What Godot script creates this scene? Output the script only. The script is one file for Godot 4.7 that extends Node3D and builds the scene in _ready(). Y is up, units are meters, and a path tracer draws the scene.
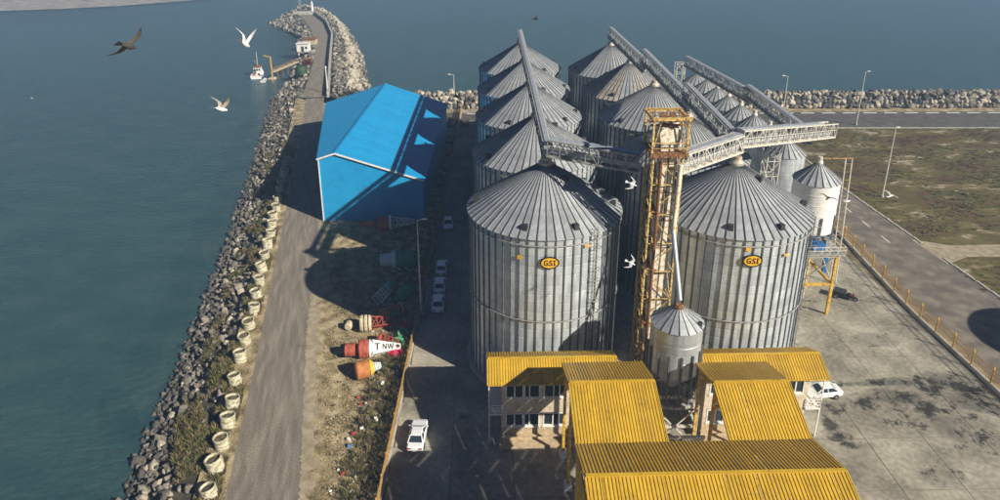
extends Node3D
# Grain silos on a harbour mole, seen from the air. Metres; x right, -z away from the camera along the silo rows, y up; the yard lies at y = 0.

const CAM_HEIGHT := 51.3
const FOCAL := 693.0          # pixels of a 1000 x 500 picture
const PITCH := 19.84
const YAW := 1.55
const SEA := -3.0

var rng := RandomNumberGenerator.new()
var taken := {}
var mat := {}
var unit_box: BoxMesh
var unit_pipe: CylinderMesh

func _ready():
	rng.seed = 20
	set_camera()
	set_sky_and_sun()
	unit_box = BoxMesh.new()
	unit_pipe = CylinderMesh.new()
	unit_pipe.top_radius = 1.0; unit_pipe.bottom_radius = 1.0; unit_pipe.height = 1.0
	unit_pipe.radial_segments = 10; unit_pipe.rings = 1
	make_materials()
	build_land()
	build_rocks()
	build_silos()
	build_galleries()
	build_tower()
	build_small_silos()
	build_hopper_silo()
	build_offices()
	build_warehouse()
	build_fences()
	build_lamps()
	build_cars()
	build_buoys()
	build_planters()
	build_pier()
	build_plants()
	build_birds()

func set_camera():
	var cam := Camera3D.new()
	cam.name = "camera"
	cam.projection = Camera3D.PROJECTION_FRUSTUM
	cam.near = 0.5; cam.far = 6000.0
	cam.keep_aspect = Camera3D.KEEP_HEIGHT
	cam.size = cam.near * 500.0 / FOCAL
	cam.frustum_offset = Vector2(0, -90.0 / FOCAL * cam.near)   # the photograph is cropped: its lens axis passes 90 pixels above the middle
	cam.position = Vector3(0, CAM_HEIGHT, 0)
	cam.rotation_degrees = Vector3(-PITCH, -YAW, 0)
	add_child(cam)
	cam.current = true

func set_sky_and_sun():
	var e := Environment.new()
	e.background_mode = Environment.BG_SKY
	var sm := ProceduralSkyMaterial.new()
	sm.sky_top_color = Color(0.07, 0.17, 0.40)
	sm.sky_horizon_color = Color(0.76, 0.83, 0.90)
	sm.sky_curve = 0.2
	sm.ground_bottom_color = Color(0.10, 0.16, 0.18)
	sm.ground_horizon_color = Color(0.45, 0.52, 0.56)
	sm.sky_energy_multiplier = 0.64
	sm.ground_energy_multiplier = 0.5
	var sky := Sky.new()
	sky.sky_material = sm
	e.sky = sky
	e.tonemap_mode = Environment.TONE_MAPPER_LINEAR
	e.tonemap_exposure = 1.48
	e.sdfgi_enabled = true; e.ssao_enabled = true; e.ssil_enabled = true
	e.fog_enabled = true
	e.fog_density = 0.0006
	e.fog_light_color = Color(0.56, 0.70, 0.86)
	var w := WorldEnvironment.new()
	w.name = "environment"
	w.environment = e
	add_child(w)
	var sun := DirectionalLight3D.new()
	sun.name = "sun"
	sun.light_energy = 1.6
	sun.light_color = Color(1.0, 0.965, 0.90)
	sun.light_angular_distance = 0.5
	sun.shadow_enabled = true
	add_child(sun)
	sun.look_at_from_position(Vector3(0.768, 0.607, 0.640) * 100.0, Vector3.ZERO, Vector3.UP)

# ---------------------------------------------------------------- helpers
func ray(px: float, py: float) -> Vector3:
	var d := Vector3((px - 500.0) / FOCAL, -(py - 160.0) / FOCAL, -1.0)
	return d.rotated(Vector3.RIGHT, -deg_to_rad(PITCH)).rotated(Vector3.UP, -deg_to_rad(YAW))

func gp(px: float, py: float, h := 0.0) -> Vector3:      # the point of the level h that shows at this pixel
	var d := ray(px, py)
	return Vector3(0, CAM_HEIGHT, 0) + d * ((h - CAM_HEIGHT) / d.y)

func numbered(called: String) -> String:
	var n: int = taken.get(called, 0)
	taken[called] = n + 1
	return called if n == 0 else "%s_%03d" % [called, n]

func tag(o: Node3D, label: String, category: String, group := "", kind := "") -> Node3D:
	o.set_meta("label", label)
	o.set_meta("category", category)
	if group != "": o.set_meta("group", group)
	if kind != "": o.set_meta("kind", kind)
	return o

func thing(called: String, at: Vector3, label: String, category: String, group := "", turn := 0.0) -> Node3D:
	var o := Node3D.new()
	o.name = numbered(called)
	add_child(o)
	o.position = at
	o.rotation.y = turn
	return tag(o, label, category, group)

func copy_of(src: Node3D, called: String, at: Vector3, label: String, group := "", turn := 0.0) -> Node3D:
	var o: Node3D = src.duplicate()
	o.name = numbered(called)
	add_child(o)
	o.position = at
	o.rotation.y = turn
	o.set_meta("label", label)
	if group != "": o.set_meta("group", group)
	return o

func part(parent: Node, called: String, mesh: Mesh, m: Material, xf := Transform3D()) -> MeshInstance3D:
	var o := MeshInstance3D.new()
	o.mesh = mesh
	o.material_override = m
	o.name = called
	parent.add_child(o, true)
	o.transform = xf
	return o

func structure(called: String, mesh: Mesh, m: Material) -> MeshInstance3D:
	var o := part(self, numbered(called), mesh, m)
	o.set_meta("kind", "structure")
	return o

func beam(parent: Node, called: String, a: Vector3, b: Vector3, w: float, m: Material, deep := 0.0) -> MeshInstance3D:
	var d := b - a
	var up := d.normalized()
	var side := up.cross(Vector3.UP)
	if side.length() < 0.01: side = Vector3.RIGHT
	side = side.normalized()
	var out := side.cross(up)
	return part(parent, called, unit_box, m, Transform3D(Basis(side * w, up * d.length(), out * (deep if deep > 0.0 else w)), (a + b) / 2.0))

func pipe(parent: Node, called: String, a: Vector3, b: Vector3, r: float, m: Material) -> MeshInstance3D:
	var d := b - a
	var up := d.normalized()
	var side := up.cross(Vector3.UP)
	if side.length() < 0.01: side = Vector3.RIGHT
	side = side.normalized()
	return part(parent, called, unit_pipe, m, Transform3D(Basis(side * r, up * d.length(), side.cross(up) * r), (a + b) / 2.0))

func block(parent: Node, called: String, lo: Vector3, hi: Vector3, m: Material) -> MeshInstance3D:
	return part(parent, called, unit_box, m, Transform3D(Basis.from_scale(hi - lo), (lo + hi) / 2.0))

func new_st() -> SurfaceTool:
	var st := SurfaceTool.new()
	st.begin(Mesh.PRIMITIVE_TRIANGLES)
	return st

func vtx(st: SurfaceTool, p: Vector3, n: Vector3, uv := Vector2.ZERO):
	st.set_normal(n); st.set_uv(uv); st.add_vertex(p)

func tri(st: SurfaceTool, a: Vector3, b: Vector3, c: Vector3, ua := Vector2.ZERO, ub := Vector2.ZERO, uc := Vector2.ZERO):
	var n := (c - a).cross(b - a).normalized()
	vtx(st, a, n, ua); vtx(st, b, n, ub); vtx(st, c, n, uc)

func quad(st: SurfaceTool, a: Vector3, b: Vector3, c: Vector3, d: Vector3, u := 1.0, v := 1.0):   # clockwise seen from the front, a-d along the base
	tri(st, a, b, c, Vector2(0, 0), Vector2(0, v), Vector2(u, v))
	tri(st, a, c, d, Vector2(0, 0), Vector2(u, v), Vector2(u, 0))

func add_box(st: SurfaceTool, lo: Vector3, hi: Vector3, xf := Transform3D()):
	var p := []
	for i in 8: p.append(xf * Vector3(hi.x if i & 1 else lo.x, hi.y if i & 2 else lo.y, hi.z if i & 4 else lo.z))
	for f in [[4, 6, 7, 5], [1, 3, 2, 0], [5, 7, 3, 1], [0, 2, 6, 4], [6, 2, 3, 7], [0, 4, 5, 1]]:
		quad(st, p[f[0]], p[f[1]], p[f[2]], p[f[3]])

func lathe(st: SurfaceTool, prof: Array, n: int, xf := Transform3D(), us := 1.0, vs := 1.0, flat := false):
	var mirrored := xf.basis.determinant() < 0.0
	for k in prof.size() - 1:
		var p: Vector2 = prof[k + 1] if mirrored else prof[k]
		var q: Vector2 = prof[k] if mirrored else prof[k + 1]
		var d := (q - p).normalized() * (-1.0 if mirrored else 1.0)
		var nr := Vector2(d.y, -d.x)
		for i in n:
			var a0 := TAU * i / n
			var a1 := TAU * (i + 1) / n
			var am := (a0 + a1) / 2.0
			var e0 := Vector3(cos(a0), 0, sin(a0))
			var e1 := Vector3(cos(a1), 0, sin(a1))
			var f0 := Vector3(cos(am), 0, sin(am)) if flat else e0
			var f1 := f0 if flat else e1
			var n0 := (xf.basis * (f0 * nr.x + Vector3.UP * nr.y)).normalized()
			var n1 := (xf.basis * (f1 * nr.x + Vector3.UP * nr.y)).normalized()
			var p0 := xf * (e0 * p.x + Vector3.UP * p.y)
			var p1 := xf * (e1 * p.x + Vector3.UP * p.y)
			var q0 := xf * (e0 * q.x + Vector3.UP * q.y)
			var q1 := xf * (e1 * q.x + Vector3.UP * q.y)
			var u0 := us * i / n
			var u1 := us * (i + 1) / n
			if q.x > 0.0005:
				vtx(st, p0, n0, Vector2(u0, p.y * vs)); vtx(st, q1, n1, Vector2(u1, q.y * vs)); vtx(st, q0, n0, Vector2(u0, q.y * vs))
			if p.x > 0.0005:
				vtx(st, p0, n0, Vector2(u0, p.y * vs)); vtx(st, p1, n1, Vector2(u1, p.y * vs)); vtx(st, q1, n1, Vector2(u1, q.y * vs))

func lathed(prof: Array, n: int, us := 1.0, vs := 1.0, flat := false) -> ArrayMesh:
	var st := new_st()
	lathe(st, prof, n, Transform3D(), us, vs, flat)
	return st.commit()

func sheet(pts: Array, y: float, per_metre := 0.05, lo := Vector2.INF, hi := Vector2.ZERO) -> ArrayMesh:     # a level polygon of Vector2(x, z)
	var poly := PackedVector2Array(pts)
	var st := new_st()
	for i in Geometry2D.triangulate_polygon(poly):
		var p: Vector2 = poly[i]
		var uv := p * per_metre if lo == Vector2.INF else (p - lo) / (hi - lo)
		vtx(st, Vector3(p.x, y, p.y), Vector3.UP, uv)
	return st.commit()

func strip(left: Array, right: Array, along := 0.1) -> ArrayMesh:   # a ribbon between two lines of Vector3
	var st := new_st()
	var v := 0.0
	for i in left.size() - 1:
		var dv: float = ((left[i + 1] + right[i + 1]) / 2.0).distance_to((left[i] + right[i]) / 2.0) * along
		var w0: float = left[i].distance_to(right[i]) * along
		var w1: float = left[i + 1].distance_to(right[i + 1]) * along
		tri(st, left[i], left[i + 1], right[i + 1], Vector2(0, v), Vector2(0, v + dv), Vector2(w1, v + dv))
		tri(st, left[i], right[i + 1], right[i], Vector2(0, v), Vector2(w1, v + dv), Vector2(w0, v))
		v += dv
	return st.commit()

func noise_bytes(w: int, h: int, freq: float, oct := 4, seed_ := 1, type := FastNoiseLite.TYPE_SIMPLEX_SMOOTH, stretch := Vector2.ONE, gain := 0.5) -> PackedByteArray:
	var f := FastNoiseLite.new()
	f.noise_type = type; f.seed = seed_; f.frequency = freq
	f.fractal_octaves = oct
	f.fractal_gain = gain
	f.fractal_type = FastNoiseLite.FRACTAL_FBM
	var sw := int(w / stretch.x)
	var sh := int(h / stretch.y)
	var im := f.get_seamless_image(sw, sh, false, false, 0.15, true)
	if sw != w or sh != h: im.resize(w, h, Image.INTERPOLATE_CUBIC)
	im.convert(Image.FORMAT_L8)
	return im.get_data()

func ramp(stops: Array) -> PackedByteArray:     # [[offset, Color], ...] into 256 sRGB triples
	var g := Gradient.new()
	g.offsets = PackedFloat32Array(stops.map(func(s): return s[0]))
	g.colors = PackedColorArray(stops.map(func(s): return s[1]))
	var out := PackedByteArray()
	out.resize(768)
	for i in 256:
		var c := g.sample(i / 255.0)
		out[i * 3] = c.r8; out[i * 3 + 1] = c.g8; out[i * 3 + 2] = c.b8
	return out

func blend_noise(layers: Array, weights: Array) -> PackedByteArray:
	var n: int = layers[0].size()
	var out := PackedByteArray()
	out.resize(n)
	var a: PackedByteArray = layers[0]
	var b: PackedByteArray = layers[1]
	var wa: float = weights[0]
	var wb: float = weights[1]
	for i in n: out[i] = clampi(int(128.0 + (a[i] - 128) * wa + (b[i] - 128) * wb), 0, 255)
	return out

func ramp_image(data: PackedByteArray, w: int, h: int, stops: Array) -> Image:
	var r := ramp(stops)
	var out := PackedByteArray()
	out.resize(w * h * 3)
	var j := 0
	for i in w * h:
		var k := data[i] * 3
		out[j] = r[k]; out[j + 1] = r[k + 1]; out[j + 2] = r[k + 2]
		j += 3
	return Image.create_from_data(w, h, false, Image.FORMAT_RGB8, out)

func tex(im: Image) -> ImageTexture:
	im.generate_mipmaps()
	return ImageTexture.create_from_image(im)

func plain(c: Color, rough := 0.8, metal := 0.0) -> StandardMaterial3D:
	var m := StandardMaterial3D.new()
	m.albedo_color = c
	m.roughness = rough; m.metallic = metal
	return m

func textured(t: Texture2D, rough := 0.9, metal := 0.0, triplanar := 0.0, in_world := true) -> StandardMaterial3D:
	var m := plain(Color.WHITE, rough, metal)
	m.albedo_texture = t
	if triplanar > 0.0:
		m.uv1_triplanar = true
		m.uv1_world_triplanar = in_world
		m.uv1_scale = Vector3.ONE * triplanar
	return m

func relief(m: StandardMaterial3D, data: PackedByteArray, w: int, h: int, strength: float) -> StandardMaterial3D:
	var im := Image.create_from_data(w, h, false, Image.FORMAT_L8, data)
	im.convert(Image.FORMAT_RGBA8)
	im.bump_map_to_normal_map(strength)
	m.normal_enabled = true
	m.normal_texture = tex(im)
	return m

# ---------------------------------------------------------------- materials
func make_materials():
	var c := func(r, g, b): return Color(r, g, b).linear_to_srgb()
	var s := 512
	var fine := noise_bytes(s, s, 0.06, 4, 3)
	var coarse := noise_bytes(s, s, 0.012, 4, 4)
	var both := blend_noise([fine, coarse], [0.6, 0.9])
	var grit := noise_bytes(s, s, 0.25, 2, 9)
	var gritty := blend_noise([grit, coarse], [0.8, 0.7])
	# steel
	mat.galv = []
	for k in 3:
		var b: float = [1.0, 0.88, 1.1][k]
		var im := ramp_image(both, s, s, [[0.2, c.call(0.36 * b, 0.38 * b, 0.395 * b)], [0.55, c.call(0.48 * b, 0.505 * b, 0.52 * b)], [0.85, c.call(0.57 * b, 0.59 * b, 0.60 * b)]])
		mat.galv.append(textured(tex(im), 0.42, 0.4, 0.11, false))
	mat.wall = textured(tex(wall_image()), 0.33, 0.42)
	mat.wall_old = textured(tex(wall_image(0.9, 8)), 0.4, 0.5)
	mat.bin = textured(mat.wall_old.albedo_texture, 0.45, 0.5)
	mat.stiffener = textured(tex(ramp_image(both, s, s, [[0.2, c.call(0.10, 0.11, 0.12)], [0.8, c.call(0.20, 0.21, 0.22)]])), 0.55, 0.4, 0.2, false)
	mat.rust_galv = textured(tex(ramp_image(both, s, s, [[0.2, c.call(0.32, 0.22, 0.13)], [0.4, c.call(0.46, 0.40, 0.31)], [0.6, c.call(0.54, 0.52, 0.48)]])), 0.55, 0.35, 0.16, false)
	mat.gallery_roof = textured(tex(ramp_image(both, s, s, [[0.2, c.call(0.30, 0.34, 0.38)], [0.8, c.call(0.46, 0.49, 0.52)]])), 0.5, 0.3, 0.2)
	mat.gallery_steel = textured(tex(ramp_image(both, s, s, [[0.25, c.call(0.20, 0.19, 0.17)], [0.5, c.call(0.36, 0.35, 0.32)], [0.8, c.call(0.50, 0.49, 0.46)]])), 0.6, 0.2, 0.3)
	mat.pale_steel = textured(tex(ramp_image(both, s, s, [[0.2, c.call(0.42, 0.38, 0.30)], [0.5, c.call(0.60, 0.57, 0.50)], [0.8, c.call(0.70, 0.68, 0.62)]])), 0.6, 0.1, 0.3)
	mat.tower_yellow = textured(tex(ramp_image(both, s, s, [[0.2, c.call(0.13, 0.07, 0.03)], [0.38, c.call(0.36, 0.22, 0.07)], [0.52, c.call(0.55, 0.39, 0.11)], [0.8, c.call(0.64, 0.50, 0.22)]])), 0.75, 0.0, 0.35)
	mat.tower_cream = textured(tex(ramp_image(both, s, s, [[0.15, c.call(0.26, 0.15, 0.07)], [0.3, c.call(0.50, 0.40, 0.24)], [0.45, c.call(0.64, 0.60, 0.48)], [0.8, c.call(0.72, 0.70, 0.62)]])), 0.7, 0.0, 0.22)
	mat.rust = textured(tex(ramp_image(both, s, s, [[0.2, c.call(0.07, 0.03, 0.015)], [0.55, c.call(0.20, 0.09, 0.035)], [0.8, c.call(0.34, 0.18, 0.07)]])), 0.9, 0.0, 0.4)
	mat.yellow_sheet = []
	var smear := blend_noise([noise_bytes(s, s, 0.05, 5, 81, FastNoiseLite.TYPE_SIMPLEX_SMOOTH, Vector2.ONE, 0.65), coarse], [0.7, 0.6])
	for k in 4:
		var b: float = [1.0, 0.94, 1.05, 0.9][k]
		var t := tex(ramp_image(smear, s, s, [[0.12, c.call(0.33 * b, 0.20 * b, 0.022)], [0.3, c.call(0.48 * b, 0.30 * b, 0.020)], [0.6, c.call(0.56 * b, 0.355 * b, 0.024)], [0.9, c.call(0.60 * b, 0.40 * b, 0.05)]]))
		mat.yellow_sheet.append(textured(t, 0.5, 0.0, 0.11))
	mat.yellow_roof = mat.yellow_sheet[0]
	mat.yellow_paint = textured(tex(ramp_image(both, s, s, [[0.2, c.call(0.30, 0.15, 0.03)], [0.45, c.call(0.55, 0.34, 0.04)], [0.8, c.call(0.64, 0.43, 0.06)]])), 0.7, 0.0, 0.3)
	mat.fence_ochre = textured(tex(ramp_image(both, s, s, [[0.25, c.call(0.14, 0.07, 0.03)], [0.5, c.call(0.40, 0.24, 0.07)], [0.8, c.call(0.52, 0.34, 0.12)]])), 0.85, 0.0, 0.3)
	mat.blue_sheets = []
	for k in 3:
		var b: float = [1.0, 0.95, 1.04][k]
		mat.blue_sheets.append(textured(tex(ramp_image(smear, s, s, [[0.12, c.call(0.012, 0.20 * b, 0.43 * b)], [0.35, c.call(0.008, 0.26 * b, 0.54 * b)], [0.65, c.call(0.009, 0.285 * b, 0.575 * b)], [0.9, c.call(0.03, 0.29 * b, 0.59 * b)]])), 0.5, 0.0, 0.05))
	mat.blue_sheet = mat.blue_sheets[0]
	mat.white = textured(tex(ramp_image(both, s, s, [[0.2, c.call(0.62, 0.60, 0.56)], [0.8, c.call(0.80, 0.79, 0.76)]])), 0.6, 0.0, 0.4)
	mat.car_white = plain(c.call(0.78, 0.79, 0.80), 0.25)
	mat.car_white.clearcoat_enabled = true
	mat.dark = plain(c.call(0.03, 0.03, 0.032), 0.7)
	mat.glass = plain(c.call(0.025, 0.035, 0.045), 0.08)
	mat.rubber = plain(c.call(0.02, 0.02, 0.02), 0.9)
	mat.chrome = plain(c.call(0.5, 0.5, 0.5), 0.3, 0.8)
	mat.red_light = plain(c.call(0.35, 0.02, 0.02), 0.3)
	mat.render_wall = textured(tex(ramp_image(both, s, s, [[0.2, c.call(0.42, 0.34, 0.24)], [0.5, c.call(0.56, 0.47, 0.35)], [0.8, c.call(0.63, 0.55, 0.43)]])), 0.95, 0.0, 0.2)
	mat.plinth = textured(tex(ramp_image(gritty, s, s, [[0.2, c.call(0.36, 0.27, 0.16)], [0.8, c.call(0.60, 0.48, 0.32)]])), 0.95, 0.0, 0.3)
	mat.blue_paint = plain(c.call(0.02, 0.12, 0.34), 0.6)
	# stone and ground
	mat.rock = []
	for k in 5:
		var t: Array = [[0.25, 0.225, 0.185], [0.38, 0.335, 0.26], [0.15, 0.135, 0.115], [0.075, 0.07, 0.062], [0.47, 0.42, 0.34]][k]
		var im := ramp_image(both, s, s, [[0.15, c.call(t[0] * 0.55, t[1] * 0.55, t[2] * 0.5)], [0.5, c.call(t[0], t[1], t[2])], [0.85, c.call(t[0] * 1.25, t[1] * 1.25, t[2] * 1.25)]])
		mat.rock.append(relief(textured(tex(im), 0.95, 0.0, 0.35), both, s, s, 6.0) if k == 0 else textured(tex(im), 0.95, 0.0, 0.35))
	mat.bank = relief(textured(tex(ramp_image(gritty, s, s, [[0.2, c.call(0.035, 0.03, 0.022)], [0.5, c.call(0.09, 0.08, 0.055)], [0.75, c.call(0.20, 0.17, 0.10)]])), 1.0, 0.0, 0.12), gritty, s, s, 6.0)
	mat.concrete = textured(tex(ramp_image(gritty, s, s, [[0.15, c.call(0.26, 0.25, 0.22)], [0.5, c.call(0.40, 0.38, 0.34)], [0.85, c.call(0.50, 0.48, 0.43)]])), 0.95, 0.0, 0.1)
	mat.mossy = textured(tex(ramp_image(both, s, s, [[0.25, c.call(0.16, 0.16, 0.05)], [0.42, c.call(0.40, 0.36, 0.22)], [0.6, c.call(0.55, 0.51, 0.42)], [0.85, c.call(0.64, 0.60, 0.52)]])), 0.95, 0.0, 0.35)
	mat.asphalt = textured(tex(ramp_image(gritty, s, s, [[0.15, c.call(0.055, 0.052, 0.048)], [0.5, c.call(0.085, 0.080, 0.072)], [0.85, c.call(0.14, 0.128, 0.11)]])), 0.95, 0.0, 0.06)
	mat.joint = plain(c.call(0.10, 0.09, 0.07), 1.0)
	mat.soil = textured(tex(ramp_image(gritty, s, s, [[0.2, c.call(0.05, 0.045, 0.02)], [0.6, c.call(0.16, 0.13, 0.07)], [0.85, c.call(0.24, 0.20, 0.12)]])), 1.0, 0.0, 0.3)
	mat.quay = quay_material()
	mat.dirt = dirt_material()
	mat.field = field_material()
	mat.yard = yard_material()
	mat.track = relief(textured(tex(ramp_image(gritty, s, s, [[0.2, c.call(0.24, 0.20, 0.13)], [0.5, c.call(0.34, 0.285, 0.195)], [0.85, c.call(0.45, 0.385, 0.275)]])), 1.0, 0.0, 0.1), gritty, s, s, 3.0)
	# water: a turbid, slightly see-through layer over a bed
	var wn := noise_bytes(1024, 1024, 0.035, 5, 31, FastNoiseLite.TYPE_SIMPLEX_SMOOTH, Vector2(2, 1))
	var wc := noise_bytes(s, s, 0.012, 4, 12, FastNoiseLite.TYPE_SIMPLEX_SMOOTH, Vector2(2, 1))
	mat.water = relief(plain(Color.WHITE, 0.14), wn, 1024, 1024, 4.0)
	mat.water.albedo_texture = tex(ramp_image(wc, s, s, [[0.2, c.call(0.031, 0.083, 0.092)], [0.8, c.call(0.047, 0.104, 0.108)]]))
	mat.water.uv1_triplanar = true
	mat.water.uv1_world_triplanar = true
	mat.water.uv1_scale = Vector3.ONE * 0.022
	mat.water.transparency = BaseMaterial3D.TRANSPARENCY_ALPHA
	mat.water.albedo_color = Color(1, 1, 1, 0.74)
	mat.bed = textured(tex(ramp_image(coarse, s, s, [[0.2, c.call(0.03, 0.09, 0.09)], [0.8, c.call(0.045, 0.11, 0.10)]])), 1.0, 0.0, 0.02)
	mat.silt = textured(tex(ramp_image(both, s, s, [[0.2, c.call(0.09, 0.085, 0.06)], [0.8, c.call(0.17, 0.14, 0.09)]])), 1.0, 0.0, 0.1)
	mat.sand = textured(tex(ramp_image(both, s, s, [[0.2, c.call(0.20, 0.185, 0.17)], [0.8, c.call(0.36, 0.33, 0.30)]])), 1.0, 0.0, 0.02)
	mat.side = textured(tex(ramp_image(gritty, s, s, [[0.15, c.call(0.095, 0.083, 0.068)], [0.5, c.call(0.15, 0.13, 0.105)], [0.85, c.call(0.27, 0.235, 0.185)]])), 0.95, 0.0, 0.05)
	mat.grass = plain(Color.WHITE, 1.0)
	mat.grass.vertex_color_use_as_albedo = true
	mat.bird = plain(Color.WHITE, 0.9)
	mat.bird.vertex_color_use_as_albedo = true

func wall_image(bright := 1.0, seed_ := 5) -> Image:      # galvanized sheets: every sheet its own tone, streaks, seams
	var w := 1024
	var h := 512
	var streak := noise_bytes(w, h, 0.05, 3, seed_, FastNoiseLite.TYPE_SIMPLEX_SMOOTH, Vector2(1, 8))
	var spangle := noise_bytes(w, h, 0.2, 2, seed_ + 1)
	var r := RandomNumberGenerator.new()
	r.seed = seed_
	var tone := PackedFloat32Array()
	for i in 28 * 18: tone.append(r.randf_range(-13, 13))
	var out := PackedByteArray()
	out.resize(w * h * 3)
	var j := 0
	for y in h:
		var row := y * 18 / h
		var seam := (y * 18) % h < 18 * 2
		for x in w:
			var col: int = ((x + (18 if row % 2 else 0)) * 28 / w) % 28
			var v := 212.0 + tone[row * 28 + col] + (streak[y * w + x] - 128) * 0.20 + (spangle[y * w + x] - 128) * 0.10
			if seam: v -= 22.0
			v *= bright
			out[j] = clampi(int(v * 0.945), 0, 255); out[j + 1] = clampi(int(v * 0.98), 0, 255); out[j + 2] = clampi(int(v), 0, 255)
			j += 3
	return Image.create_from_data(w, h, false, Image.FORMAT_RGB8, out)

func quay_material() -> StandardMaterial3D:       # worn asphalt, laid and patched across the road
	var s := 1024
	var a := noise_bytes(s, s, 0.09, 6, 41, FastNoiseLite.TYPE_SIMPLEX_SMOOTH, Vector2.ONE, 0.75)
	var b := noise_bytes(s, s, 0.02, 4, 42, FastNoiseLite.TYPE_SIMPLEX_SMOOTH, Vector2(1, 8))
	var d := blend_noise([a, b], [0.8, 0.4])
	var m := textured(tex(ramp_image(d, s, s, [[0.12, Color(0.35, 0.325, 0.29)], [0.4, Color(0.445, 0.415, 0.375)], [0.62, Color(0.53, 0.495, 0.445)], [0.85, Color(0.67, 0.63, 0.565)]])), 0.95)
	m.uv1_scale = Vector3(0.5, 0.5, 1)
	return relief(m, d, s, s, 1.0)

func dirt_material() -> StandardMaterial3D:       # trampled earth with dead grass
	var s := 1024
	var a := noise_bytes(s, s, 0.08, 5, 51)
	var b := noise_bytes(s, s, 0.008, 4, 52)
	var d := blend_noise([a, b], [0.6, 0.9])
	var m := textured(tex(ramp_image(d, s, s, [[0.1, Color(0.36, 0.32, 0.22)], [0.3, Color(0.47, 0.42, 0.30)], [0.5, Color(0.59, 0.53, 0.40)], [0.7, Color(0.67, 0.61, 0.48)], [0.9, Color(0.74, 0.68, 0.55)]])), 1.0, 0.0, 0.045)
	return relief(m, a, s, s, 3.0)

func field_material() -> StandardMaterial3D:      # rough grass: green, brown and bare patches
	var s := 1024
	var a := noise_bytes(s, s, 0.05, 5, 61, FastNoiseLite.TYPE_SIMPLEX_SMOOTH, Vector2(2, 1))
	var b := noise_bytes(s, s, 0.010, 5, 62, FastNoiseLite.TYPE_SIMPLEX_SMOOTH, Vector2(2, 1))
	var d := blend_noise([a, b], [0.45, 1.0])
	var im := ramp_image(d, s, s, [[0.12, Color(0.26, 0.205, 0.12)], [0.34, Color(0.36, 0.28, 0.16)], [0.50, Color(0.32, 0.29, 0.135)], [0.62, Color(0.36, 0.335, 0.155)], [0.76, Color(0.42, 0.36, 0.22)], [0.90, Color(0.60, 0.57, 0.50)]])
	var m := textured(tex(im), 1.0, 0.0, 0.012)
	return relief(m, a, s, s, 2.0)

const YARD_LO := Vector2(-9.4, -186.0)
const YARD_HI := Vector2(57.4, -36.0)

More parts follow.
